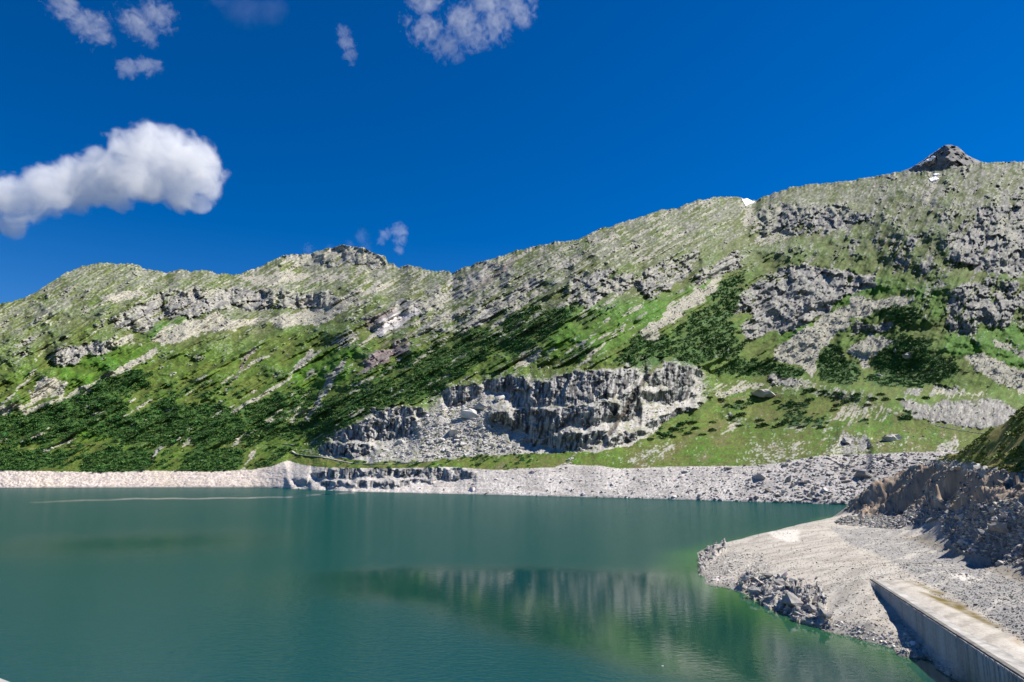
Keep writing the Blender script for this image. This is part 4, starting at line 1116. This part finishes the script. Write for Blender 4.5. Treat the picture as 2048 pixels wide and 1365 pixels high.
for k, s0 in enumerate(np.arange(-.6, WLEN, 10.8)):
    rows = []; off = rnd.uniform(-.02, .02)
    for s_ in np.linspace(s0, s0 + 10.74, 10):
        j1, j2 = rnd.uniform(-.05, .05), rnd.uniform(-.07, .03)
        rows.append([wpt(s_, .02 + off, -9), wpt(s_, .02 + off, WZ - .12 + j2), wpt(s_, -.06 + j1, WZ + .03), wpt(s_, -.95, WZ + .03), wpt(s_, -.95, -9)])
    wpart('wall_panel', prism_mesh('wall_panel', rows, M_WALL))
# apron slabs behind the wall with an open joint
sj = on_plane(1915, 1262, WZ)[:2]; sj = float((sj - WA) @ wdir)
for a, b, wd in ((.4, sj - .05, 2.8), (sj + .05, sj + 32, 3.8), (sj + 32.1, WLEN, 8.0)):
    rows = [[wpt(s_, -.953, WZ - .3), wpt(s_, -.953, WZ + .025), wpt(s_, -wd, WZ + .025), wpt(s_, -wd, WZ - .3)] for s_ in np.linspace(a, b, 8)]
    wpart('apron_slab', prism_mesh('apron_slab', rows, M_SLAB))
hole = None
for row, dz in enumerate((1.3, 3.2, 5.1)):
    for k, s_ in enumerate(np.arange(10 + .9 * row, WLEN - 2, 2.1)):
        zb = np.interp(s_, [a for a, _ in WBASE], [b for _, b in WBASE])
        if WZ - dz < zb + .7: continue
        c = wpt(s_ + rnd.uniform(-.15, .15), .02, WZ - dz + rnd.uniform(-.1, .1)) - wall.location
        if hole is None:
            bm = bmesh.new()
            bmesh.ops.create_cone(bm, cap_ends=True, segments=8, radius1=.15, radius2=.12, depth=.05)
            bmesh.ops.rotate(bm, verts=bm.verts, matrix=Vector((wnor[0], wnor[1], 0)).to_track_quat('Z', 'Y').to_matrix())
            hole = bpy.data.meshes.new('tie_hole'); bm.to_mesh(hole); bm.free(); hole.materials.append(M_DARK)
        o = link('tie_hole', hole, wall); o.location = c

# ------------------------------------------------------------------ dam crest under the camera (a corner of its parapet shows)
dam = bpy.data.objects.new('dam', None); COL.objects.link(dam)
tag(dam, 'pale concrete dam parapet at the lower left corner', 'dam')
p0 = on_plane(-2, 1356, 38.9); p1 = on_plane(24, 1366, 38.9)
dd = (p1 - p0)[:2]; dd /= np.linalg.norm(dd)
nd = np.array([-dd[1], dd[0]])
if nd[1] < 0: nd = -nd                                  # towards the lake
def dpt(s_, d_, z_): q = p0[:2] + dd * s_ + nd * d_; return Vector((q[0], q[1], z_))
M_PAR = concrete('parapet_concrete', (.50, .48, .45), False)
dam.location = dpt(0, 0, 0)
for nm, ring in (('coping', [(0, 38.80), (0, 38.9), (-.42, 38.9), (-.42, 38.80)]), ('parapet_wall', [(-.05, 37.6), (-.05, 38.797), (-.37, 38.797), (-.37, 37.6)]), ('dam_face', [(-.05, -12), (-.05, 37.597), (-6, 37.597), (-10, -12)])):
    me = prism_mesh(nm, [[dpt(s_, d, z) for d, z in ring] for s_ in (-30, -15, 0, 6, 14)], M_PAR)
    me.transform(Matrix.Translation(-dam.location)); link(nm, me, dam)

# ------------------------------------------------------------------ clouds
def cloud_mat(name, density, aniso=0.0):
    m, n, l, out = new_mat(name)
    v = n.new('ShaderNodeVolumePrincipled')
    v.inputs['Color'].default_value = (1, 1, 1, 1)
    v.inputs['Density'].default_value = density
    v.inputs['Anisotropy'].default_value = aniso
    l.new(v.outputs[0], out.inputs['Volume'])
    return m
def cloud(label, blobs, D, nscale, namp, gain, density, seed, voxel=2.6, depth=.8, stretch=(1, 1, 1)):
    """cloud of droplets: blobs given in picture units around the first one, metres by distance"""
    bx = sum(b[0] for b in blobs) / len(blobs); by = sum(b[1] for b in blobs) / len(blobs)
    c = at_range(bx, by, D)
    sc = math.dist(c, (0, 0, CAMZ)) / math.hypot(FPX, math.hypot(bx - CX, by - CY))
    az = math.atan2(c[0], c[1])
    vol = bpy.data.volumes.new('cloud')
    o = bpy.data.objects.new('cloud', vol); COL.objects.link(o)
    o.location = c; o.scale = (sc, sc, sc); o.rotation_euler = (0, 0, -az)
    ng = bpy.data.node_groups.new('cloud_field', 'GeometryNodeTree')
    ng.interface.new_socket('Geometry', in_out='OUTPUT', socket_type='NodeSocketGeometry')
    n, l = ng.nodes, ng.links
    pos = n.new('GeometryNodeInputPosition').outputs[0]
    rnd = random.Random(seed)
    acc = None
    for (x, y, r) in blobs:
        ca_ = (x - bx) ; cz = -(y - by); cy = rnd.uniform(-.35, .35) * r
        sb = n.new('ShaderNodeVectorMath'); sb.operation = 'SUBTRACT'; l.new(pos, sb.inputs[0]); sb.inputs[1].default_value = (ca_, cy, cz)
        ml = n.new('ShaderNodeVectorMath'); ml.operation = 'MULTIPLY'; l.new(sb.outputs[0], ml.inputs[0]); ml.inputs[1].default_value = (stretch[0] / r, 1 / (r * depth), stretch[2] / r)
        ln = n.new('ShaderNodeVectorMath'); ln.operation = 'LENGTH'; l.new(ml.outputs[0], ln.inputs[0])
        iv = n.new('ShaderNodeMath'); iv.operation = 'SUBTRACT'; iv.inputs[0].default_value = 1; l.new(ln.outputs['Value'], iv.inputs[1])
        if acc is None: acc = iv.outputs[0]
        else:
            mx = n.new('ShaderNodeMath'); mx.operation = 'SMOOTH_MAX'; mx.inputs[2].default_value = .25
            l.new(acc, mx.inputs[0]); l.new(iv.outputs[0], mx.inputs[1]); acc = mx.outputs[0]
    nz = n.new('ShaderNodeTexNoise'); nz.inputs['Scale'].default_value = nscale; nz.inputs['Detail'].default_value = 9; nz.inputs['Roughness'].default_value = .62
    nz.inputs['Distortion'].default_value = .6 if voxel == 2.2 and depth == .8 else 1.6
    ad = n.new('ShaderNodeVectorMath'); ad.operation = 'ADD'; l.new(pos, ad.inputs[0]); ad.inputs[1].default_value = (seed * 71.3, seed * 13.7, 0)
    l.new(ad.outputs[0], nz.inputs['Vector'])
    s1 = n.new('ShaderNodeMath'); s1.operation = 'SUBTRACT'; l.new(nz.outputs['Fac'], s1.inputs[0]); s1.inputs[1].default_value = .5 if depth == .8 and voxel == 2.2 else .54
    s2 = n.new('ShaderNodeMath'); s2.operation = 'MULTIPLY'; l.new(s1.outputs[0], s2.inputs[0]); s2.inputs[1].default_value = namp
    s3 = n.new('ShaderNodeMath'); s3.operation = 'ADD'; l.new(s2.outputs[0], s3.inputs[0]); l.new(acc, s3.inputs[1])
    s4 = n.new('ShaderNodeMath'); s4.operation = 'MULTIPLY'; s4.use_clamp = True; l.new(s3.outputs[0], s4.inputs[0]); s4.inputs[1].default_value = gain
    vc = n.new('GeometryNodeVolumeCube')
    mn = [min(b[0] - b[2] * 1.3 for b in blobs) - bx, -max(b[2] for b in blobs) * 1.5 * depth, -max(b[1] + b[2] * 1.3 for b in blobs) + by]
    mxx = [max(b[0] + b[2] * 1.3 for b in blobs) - bx, max(b[2] for b in blobs) * 1.5 * depth, -min(b[1] - b[2] * 1.3 for b in blobs) + by]
    vc.inputs['Min'].default_value = mn; vc.inputs['Max'].default_value = mxx
    for k, nm in enumerate(('Resolution X', 'Resolution Y', 'Resolution Z')):
        vc.inputs[nm].default_value = max(8, int((mxx[k] - mn[k]) / (voxel if k != 1 else voxel * 1.6)))
    l.new(s4.outputs[0], vc.inputs['Density'])
    sm = n.new('GeometryNodeSetMaterial'); sm.inputs['Material'].default_value = cloud_mat('cloud_vapour', density)
    l.new(vc.outputs[0], sm.inputs[0])
    go = n.new('NodeGroupOutput'); l.new(sm.outputs[0], go.inputs[0])
    md = o.modifiers.new('cloud_field', 'NODES'); md.node_group = ng
    tag(o, label, 'cloud', 'clouds in the sky')
    return o
cloud('large white cumulus cloud at the left above the ridge', [(370, 300, 58), (325, 270, 60), (290, 262, 52), (400, 335, 36), (345, 352, 44), (260, 305, 62), (215, 345, 58), (170, 375, 56), (120, 404, 52), (75, 436, 50), (20, 456, 48), (70, 482, 24), (-60, 478, 56), (-140, 500, 60), (385, 372, 24), (235, 395, 26), (195, 318, 30), (150, 348, 30), (300, 330, 54), (290, 366, 34), (250, 360, 44), (350, 320, 50)],
      5200, .026, 1.9, 4.5, .02, 1, 2.2)
cloud('torn wispy cloud in the top left corner of the sky', [(140, 20, 40), (180, 50, 42), (205, 75, 24), (120, -10, 40), (260, 15, 42), (285, 40, 26), (60, 10, 26), (300, -10, 40)], 6200, .038, 3.6, 2.4, .011, 2, 2.2, .5)
cloud('small slanted white cloud below the top left wisp', [(260, 145, 24), (290, 128, 24), (310, 120, 14), (250, 160, 12)], 6200, .05, 2.6, 2.4, .013, 3, 1.8, .6)
cloud('faint upright cloud wisp near the top centre', [(685, 65, 18), (692, 90, 20), (700, 110, 17), (705, 130, 9)], 6200, .07, 3.0, 2.4, .012, 4, 1.6, .6)
cloud('lacy broken cloud at the top centre of the sky', [(850, 60, 40), (890, 90, 36), (930, 40, 44), (950, 70, 34), (990, 40, 40), (910, 115, 20), (850, 10, 36), (1035, 10, 40), (1045, 30, 24), (975, 0, 40)], 6200, .042, 3.9, 2.4, .013, 5, 2.2, .5)
cloud('very faint thin cloud veil at the top left of centre', [(440, 0, 40), (490, 10, 50), (540, 5, 40)], 6400, .03, 1.7, 1.2, .0012, 6, 3.4, .6)
cloud('small wispy white cloud just above the central ridge', [(798, 462, 20), (800, 480, 16), (770, 470, 15), (762, 485, 10), (798, 500, 12)], 5200, .06, 2.8, 2.4, .013, 7, 1.6, .7)
cloud('faint cloud shred touching the central summit', [(722, 472, 20), (730, 490, 18), (700, 490, 14), (660, 498, 12), (620, 505, 14)], 5200, .06, 3.0, 1.4, .004, 8, 1.8, .7)

# ------------------------------------------------------------------ single boulders
def boulder_mesh(name, seed, mat, flat=.7, n=18, rough=.09):
    me = hull_rock(name, seed, n, flat)
    bm = bmesh.new(); bm.from_mesh(me)
    bmesh.ops.dissolve_limit(bm, angle_limit=.22, verts=bm.verts, edges=bm.edges)
    bmesh.ops.triangulate(bm, faces=bm.faces)
    bmesh.ops.subdivide_edges(bm, edges=bm.edges, cuts=1, use_grid_fill=True)
    rnd = random.Random(seed)
    for v in bm.verts:
        v.co += Vector((rnd.gauss(0, 1), rnd.gauss(0, 1), rnd.gauss(0, 1))) * rough * .45
    bm.to_mesh(me); bm.free(); me.materials.append(mat)
    return me
ORD = ['leftmost', 'second', 'third', 'fourth', 'fifth', 'sixth', 'seventh', 'eighth', 'ninth', 'tenth', 'eleventh', 'twelfth', 'thirteenth', 'fourteenth', 'fifteenth', 'sixteenth', 'seventeenth', 'eighteenth', 'nineteenth', 'twentieth', 'twenty-first', 'twenty-second', 'twenty-third', 'twenty-fourth']
def nth(k, rest):
    return ('leftmost ' + rest) if k == 0 else '%s from left: %s' % (ORD[k], rest)
M_BOUL = cover_mat('boulder_rock', scale=1.3, bump=.6, bump_dist=.3, vary=.35, attr=False, color=(.42, .405, .375), rand=.3)
M_BOULP = cover_mat('pale_boulder_rock', scale=.55, bump=1.0, bump_dist=.9, vary=.6, attr=False, color=(.38, .36, .33), rand=.1)
M_BOULD = cover_mat('dark_boulder_rock', scale=1.3, bump=.7, bump_dist=.3, vary=.45, attr=False, color=(.25, .24, .225), rand=.2)
QB = [boulder_mesh('boulder', 300 + k, M_BOUL, random.Random(k).uniform(.55, .9)) for k in range(9)]
PB = [boulder_mesh('pale_boulder', 340 + k, M_BOULP, .6, 20, .16) for k in range(3)]
DB = [boulder_mesh('dark_boulder', 360 + k, M_BOULD, .75, 20, .1) for k in range(6)]
def place_boulder(px, py, wpx, me, label, group=None, near=False, sq=(1, 1, .8), rot=None, sink=.25):
    if near:
        r = 150.0
        for _ in range(40):                      # march the sight line to the near ground
            pass
        rs = np.arange(100, 560, .5); q = at_range(px, py, rs)
        hz = near_z(q[0], q[1]); hit = np.argmax(hz >= q[2]); p = np.array([q[0][hit], q[1][hit], hz[hit]])
    else:
        p = terrain_at(px, py)[0]
    d = math.dist(p, (0, 0, CAMZ)); w = wpx * d / FPX * .5
    o = link('boulder', me)
    o.scale = (w * sq[0], w * sq[1], w * sq[2])
    o.rotation_euler = (random.uniform(-.25, .25), random.uniform(-.25, .25), random.uniform(0, 6.28) if rot is None else rot)
    o.location = (p[0], p[1], p[2] + w * sq[2] * .7 * (.5 - sink))
    return tag(o, label, 'boulder', group)
rb = np.random.default_rng(5)
cnt = 0
while cnt < 120:
    x, y = rb.uniform(745, 1050), rb.uniform(805, 920)
    if not in_poly(np.array([x]), np.array([y]), RUBBLE)[0]: continue
    bw = float(np.exp(rb.normal(2.2, .38)))
    szw = 'small' if bw < 7.5 else 'medium sized' if bw < 11.5 else 'large'
    hw = 'left' if x < 830 else 'middle' if x < 930 else 'right'
    vw = 'top' if y < 850 else 'centre' if y < 885 else 'foot'
    place_boulder(x, y, bw, QB[cnt % 9], '%s pale angular boulder at the %s of the quarry rubble, %s part' % (szw, vw, hw), 'boulders in the quarry rubble', sq=(1, .9, rb.uniform(.6, 1.0)))
    cnt += 1
for x, y, w, k, lb in [(938, 832, 46, 0, 'large flat slab boulder leaning in the middle of the quarry rubble'), (1000, 800, 34, 3, 'large pale block beneath the upper dark quarry face'), (962, 815, 40, 5, 'grey slanted block left of the dark middle quarry face'),
                       (905, 868, 36, 2, 'broad block in the lower quarry rubble'), (893, 903, 24, 4, 'tall pale block at the lower edge of the quarry rubble'), (800, 888, 24, 6, 'dark sided block at the left of the quarry rubble'), (925, 890, 26, 7, 'pale wedge block low in the quarry rubble')]:
    place_boulder(x, y, w, QB[k], lb, sq=(1, .8, .75))
for x, y, w, h, k, lb in [(1535, 790, 74, .42, 0, 'huge pale whaleback boulder on the meadow right of the quarry'), (1785, 880, 44, .75, 1, 'large cracked grey boulder on the right meadow'), (1696, 884, 36, .8, 2, 'pale upright rock above the rubble bank on the right'),
                          (1760, 752, 16, .8, 0, 'small pale crag below the dark pine thicket'), (1820, 714, 32, .9, 1, 'grey crag standing in the dark pine thicket'), (1793, 704, 20, 1.0, 2, 'small pale crag beside the larger one in the pine thicket')]:
    place_boulder(x, y, w, PB[k], lb, sq=(1, .8, h), rot=.4 * k, sink=.55)
for k, (x, y, w) in enumerate(sorted([(1128, 930, 11), (1137, 922, 13), (1143, 918, 10), (1133, 936, 9), (1122, 938, 9), (1140, 928, 10)])):
    place_boulder(x, y, w, QB[(k + 3) % 9], nth(k, 'brown grey boulder in the small heap on the bank'), 'small boulder heap on the bank')
for k, (x, y, w) in enumerate(sorted([(1360, 955, 9), (1345, 985, 8), (1500, 960, 9), (1588, 970, 8), (1460, 945, 10), (1620, 940, 9), (1555, 990, 9), (1660, 985, 10), (1425, 975, 8), (1690, 950, 9), (1295, 968, 7), (1740, 935, 10)])):
    place_boulder(x, y, w, QB[(k + 1) % 9], nth(k, 'larger block among the pale rubble of the far bank'), 'larger blocks on the far bank')
place_boulder(2003, 1062, 36, DB[0], 'largest grey boulder on the rubble slope at the right edge', near=True, sq=(1, .9, 1.0))
for x, y, w, k, lb in [(1588, 1205, 56, 1, 'big dark rounded rock at the water edge of the spit'), (1560, 1170, 36, 2, 'dark rock with a hollow above the water edge of the spit'), (1648, 1232, 36, 3, 'dark jagged rock at the right end of the rocky edge'),
                       (1620, 1225, 30, 4, 'dark rock between the big rounded rock and the jagged one'), (1537, 1155, 24, 5, 'smaller dark rock at the upper end of the rocky edge'), (1510, 1185, 28, 0, 'grey rock at the left end of the rocky edge')]:
    place_boulder(x, y, w, DB[k], lb, near=True, sq=(1, .75, .7), sink=.3)
for x, y, w, k, lb in [(1814, 1272, 18, 0, 'large pale slab stone in the wall shadow'), (1824, 1278, 14, 1, 'smaller pale stone beside the slab in the wall shadow'), (1794, 1288, 9, 2, 'small pale stone at the edge of the wall shadow'), (1835, 1290, 10, 0, 'pale stone near the water in the wall shadow')]:
    place_boulder(x, y, w, PB[k], lb, near=True, sq=(1, .8, .5))
for k, (x, y, w) in enumerate(sorted([(1935, 1155, 6), (1982, 1130, 7), (2035, 1142, 7), (1714, 1162, 6), (1700, 1046, 12), (1765, 1046, 14), (1790, 1048, 12), (1730, 1048, 11)])):
    place_boulder(x, y, w, PB[k % 3], nth(k, 'single pale stone lying on the gravel of the spit'), 'single stones on the gravel', near=True, sq=(1, .8, .7))

# ------------------------------------------------------------------ single dwarf pine bushes on the meadow
M_STEM = cover_mat('bush_stem', attr=False, color=(.10, .075, .05), scale=4)
M_BUSH = cover_mat('bush_needles', attr=False, color=(.050, .115, .026), scale=2.0, bump=0, vary=.5, rough=.7, rand=.25)
BUSH = []
for k in range(4):
    v, f = tuft(50 + k, 190, .26, .62)
    crown = mesh_np('crown', v, f, M_BUSH, False)
    bm = bmesh.new()
    rnd = random.Random(k)
    for q in range(4):
        a = rnd.uniform(0, 6.28); t = Vector((math.cos(a) * .45, math.sin(a) * .45, .42))
        m4 = Matrix.Translation(t / 2) @ t.to_track_quat('Z', 'Y').to_matrix().to_4x4()
        bmesh.ops.create_cone(bm, segments=5, radius1=.06, radius2=.03, depth=t.length, matrix=m4)
    st = bpy.data.meshes.new('stem'); bm.to_mesh(st); bm.free(); st.materials.append(M_STEM)
    BUSH.append((crown, st))
bl = [(1300, 880, 15), (1315, 868, 13), (1330, 873, 15), (1346, 860, 17), (1362, 851, 15), (1386, 846, 17), (1391, 859, 14), (1376, 869, 14), (1346, 876, 14), (1405, 871, 13), (1425, 863, 15), (1480, 853, 14), (1465, 836, 15), (1482, 831, 18), (1525, 853, 24), (1519, 843, 16), (1550, 856, 12),
      (1555, 806, 14), (1581, 809, 16), (1601, 811, 18), (1621, 801, 16), (1675, 813, 14), (1480, 806, 16), (1500, 801, 13), (1620, 783, 22), (1650, 786, 14), (1680, 791, 14), (1715, 791, 13), (1745, 801, 16), (1762, 791, 14), (1772, 801, 14), (1800, 801, 13), (1851, 799, 13), (1642, 857, 14), (1602, 856, 13), (1400, 809, 14), (1440, 803, 18), (1418, 797, 14), (1425, 846, 13), (1572, 847, 16), (1812, 838, 20), (1560, 853, 16), (1455, 812, 12), (1668, 822, 13), (1690, 806, 15), (1735, 812, 12)]
gcount = {}
for k, (x, y, w) in enumerate(sorted(bl)):
    p = terrain_at(x, y)[0]; sc_ = w * math.dist(p, (0, 0, CAMZ)) / FPX * .58
    b = bpy.data.objects.new('dwarf_pine_bush', None); COL.objects.link(b)
    b.location = (p[0], p[1], p[2] - .1 * sc_); b.scale = (sc_, sc_ * .9, sc_ * random.uniform(.7, 1.0)); b.rotation_euler = (0, 0, random.uniform(0, 6.28))
    link('crown', BUSH[k % 4][0], b); link('stem', BUSH[k % 4][1], b)
    if x < 1432 and y > 840: lb, g = 'dark green dwarf pine bush in the cluster at the right foot of the quarry', 'bushes at the right foot of the quarry'
    elif y > 825: lb, g = 'dark green dwarf pine bush on the lower meadow right of the quarry', 'bushes on the lower meadow'
    else: lb, g = 'dark green dwarf pine bush on the stony slope above the meadow', 'bushes on the stony slope above the meadow'
    tag(b, nth(gcount.get(g, 0), lb.replace('dark green ', '')), 'bush', g); gcount[g] = gcount.get(g, 0) + 1

# ------------------------------------------------------------------ snow, track, dry stone wall, car, float
M_SNOW = cover_mat('old_snow', attr=False, color=(.86, .86, .88), scale=.2, bump=.2, vary=.06, rough=.6)
def patch(name, poly, sampler, lift, mat, n=14):
    xs = [p[0] for p in poly]; ys = [p[1] for p in poly]
    u = np.linspace(min(xs), max(xs), n); v = np.linspace(min(ys), max(ys), n)
    gx_, gy_ = np.meshgrid(u, v)
    ins = in_poly(gx_ + .0, gy_ + .0, poly)
    pts = np.array([sampler(a, b) for a, b in zip(gx_.ravel(), gy_.ravel())])
    d = np.linalg.norm(pts - np.array([0, 0, CAMZ]), axis=1)[:, None]
    pts = pts - (pts - np.array([0, 0, CAMZ])) / d * lift
    f = grid_faces(n, n); ok = ins.ravel()[f].sum(1) >= 2; f = f[ok]
    used, inv_ = np.unique(f, return_inverse=True)
    o = link(name, mesh_np(name, pts[used], inv_.reshape(-1, 4), mat, True))
    sd = o.modifiers.new('thickness', 'SOLIDIFY'); sd.thickness = 1.0; sd.offset = -1
    return o
ta = lambda a, b: terrain_at(a, b)[0]
tag(patch('snow_patch', [(1484, 399), (1497, 399), (1510, 404), (1500, 409), (1492, 414)], ta, 3.0, M_SNOW), 'small white snow patch in the notch of the ridge', 'snow patch', 'snow patches')
tag(patch('snow_patch', [(1858, 358), (1872, 354), (1878, 359), (1862, 364)], ta, 3.0, M_SNOW), 'lower of two white snow patches just below the peak', 'snow patch', 'snow patches')
tag(patch('snow_patch', [(1867, 349), (1878, 347), (1878, 351), (1868, 352)], ta, 3.0, M_SNOW), 'upper smaller snow patch just below the peak', 'snow patch', 'snow patches')
tag(patch('snow_patch', [(1836, 331), (1868, 312), (1870, 317), (1840, 333)], peak_at, 45.0, M_SNOW, 18), 'thin slanting snow streak on the left side of the peak', 'snow patch', 'snow patches')
M_TRACK = cover_mat('gravel_track', attr=False, color=(.46, .44, .37), scale=.8, bump=.3, vary=.15)
def track(pts, half, label, mat=None, lift=.5):
    t = np.array(pts, float); d = np.concatenate([[0], np.cumsum(np.hypot(*np.diff(t, axis=0).T))]); u = np.arange(0, d[-1], 2.0)
    x = np.interp(u, d, t[:, 0]); y = np.interp(u, d, t[:, 1])
    a = terrain_at(x, y)
    tn = np.gradient(a, axis=0); tn[:, 2] = 0; tn /= np.linalg.norm(tn, axis=1)[:, None]
    w = np.stack([-tn[:, 1], tn[:, 0], 0 * u], -1) * half
    up = np.array([0, 0, lift])
    k = np.ones(9) / 9
    a = np.stack([np.convolve(np.pad(a[:, q], 4, mode='edge'), k, 'valid') for q in range(3)], -1)
    vv = np.stack([a - w + up * .1 - np.array([0, 0, .7]), a - w + up, a + w + up, a + w + up * .1 - np.array([0, 0, .7])], 1).reshape(-1, 3)
    o = link('track', mesh_np('track', vv, grid_faces(len(u), 4), mat or M_TRACK, True))
    return tag(o, label, kind='structure')
track([(583, 901), (590, 908), (606, 911), (640, 914), (680, 922), (705, 927), (740, 929), (800, 928), (850, 924), (880, 920)], 2.0, 'pale gravel track curving past the foot of the quarry')
track([(565, 888), (585, 890), (600, 892)], 2.0, 'short upper bend of the pale gravel track')
track([(-100, 902), (60, 899), (175, 890), (240, 888), (330, 889), (420, 891), (500, 890), (562, 888)], .9, 'narrow path along the pine slope above the far bank', cover_mat('worn_path', attr=False, color=(.23, .235, .12), scale=.5), .25)
sw = bpy.data.objects.new('dry_stone_wall', None); COL.objects.link(sw)
tag(sw, 'low dry stone wall edging the meadow below the right cliff', 'wall')
t = np.array([(1872, 852), (1885, 855), (1900, 858), (1915, 861), (1935, 864), (1955, 867), (1978, 868)], float)
u = np.linspace(0, 6, 58); wp = terrain_at(np.interp(u, np.arange(7), t[:, 0]), np.interp(u, np.arange(7), t[:, 1]))
sw.location = wp[29]
for k, p in enumerate(wp):
    o = link('stone', QB[k % 9], sw); o.location = Vector(p) - sw.location + Vector((0, 0, .4))
    o.scale = (random.uniform(.7, 1.1), random.uniform(.6, .9), random.uniform(.6, 1.0)); o.rotation_euler = (0, 0, random.uniform(0, 6.28))

def simple(name, color, rough=.5, metal=0.0, coat=0.0):
    m, n, l, out = new_mat(name); b = n.new('ShaderNodeBsdfPrincipled')
    b.inputs['Base Color'].default_value = (*color, 1); b.inputs['Roughness'].default_value = rough; b.inputs['Metallic'].default_value = metal; b.inputs['Coat Weight'].default_value = coat
    l.new(b.outputs[0], out.inputs['Surface']); return m
def build_car(px, py):
    p = terrain_at(px, py)[0]
    root = bpy.data.objects.new('parked_car', None); COL.objects.link(root); root.location = (p[0], p[1], p[2] + .1); root.rotation_euler = (0, 0, math.radians(-20))
    paint_, glass, tyre, rim_ = simple('car_paint', (.48, .52, .57), .35, .3, .6), simple('car_glass', (.02, .025, .03), .08), simple('tyre', (.02, .02, .02), .9), simple('wheel_rim', (.5, .5, .5), .4, .8)
    def prof(name, pts, hw0, hw1, mat):
        rows = [[(x, s_ * (hw1 if z > .9 else hw0), z) for x, z in pts] for s_ in (-1, 1)]
        return link(name, prism_mesh(name, rows, mat, .05), root)
    prof('body', [(-2.1, .35), (-2.15, .75), (-1.9, .95), (1.1, .98), (2.0, .82), (2.12, .5), (2.05, .35)], .86, .84, paint_)
    prof('cabin', [(-1.95, .955), (-1.6, 1.45), (.2, 1.48), (1.0, .97)], .80, .70, glass)
    prof('roof', [(-1.55, 1.485), (-1.5, 1.53), (.1, 1.55), (.25, 1.495)], .66, .66, paint_)
    for x in (-1.3, 1.3):
        for s_ in (-1, 1):
            bm = bmesh.new(); bmesh.ops.create_cone(bm, cap_ends=True, segments=14, radius1=.33, radius2=.33, depth=.22, matrix=Matrix.Rotation(math.pi / 2, 4, 'X'))
            me = bpy.data.meshes.new('wheel'); bm.to_mesh(me); bm.free(); me.materials.append(tyre)
            w = link('wheel', me, root); w.location = (x, s_ * .80, .33)
            bm = bmesh.new(); bmesh.ops.create_cone(bm, cap_ends=True, segments=10, radius1=.2, radius2=.2, depth=.24, matrix=Matrix.Rotation(math.pi / 2, 4, 'X'))
            me = bpy.data.meshes.new('rim'); bm.to_mesh(me); bm.free(); me.materials.append(rim_); link('rim', me, w)
    tag(root, 'small grey car parked beside the dry stone wall', 'car')
build_car(1963, 860)
fl = on_plane(1325, 1333, 0.0)
bm = bmesh.new()
bmesh.ops.create_uvsphere(bm, u_segments=14, v_segments=8, radius=1)
for v in bm.verts: v.co = Vector((v.co.x * .26, v.co.y * .12, v.co.z * .09 + .04 + .03 * v.co.x))
me = bpy.data.meshes.new('float'); bm.to_mesh(me); bm.free(); me.materials.append(simple('white_float', (.8, .8, .78), .5))
o = link('float', me); o.location = fl; o.rotation_euler = (0, 0, -.2)
tag(o, 'tiny white float drifting on the green water', 'float')
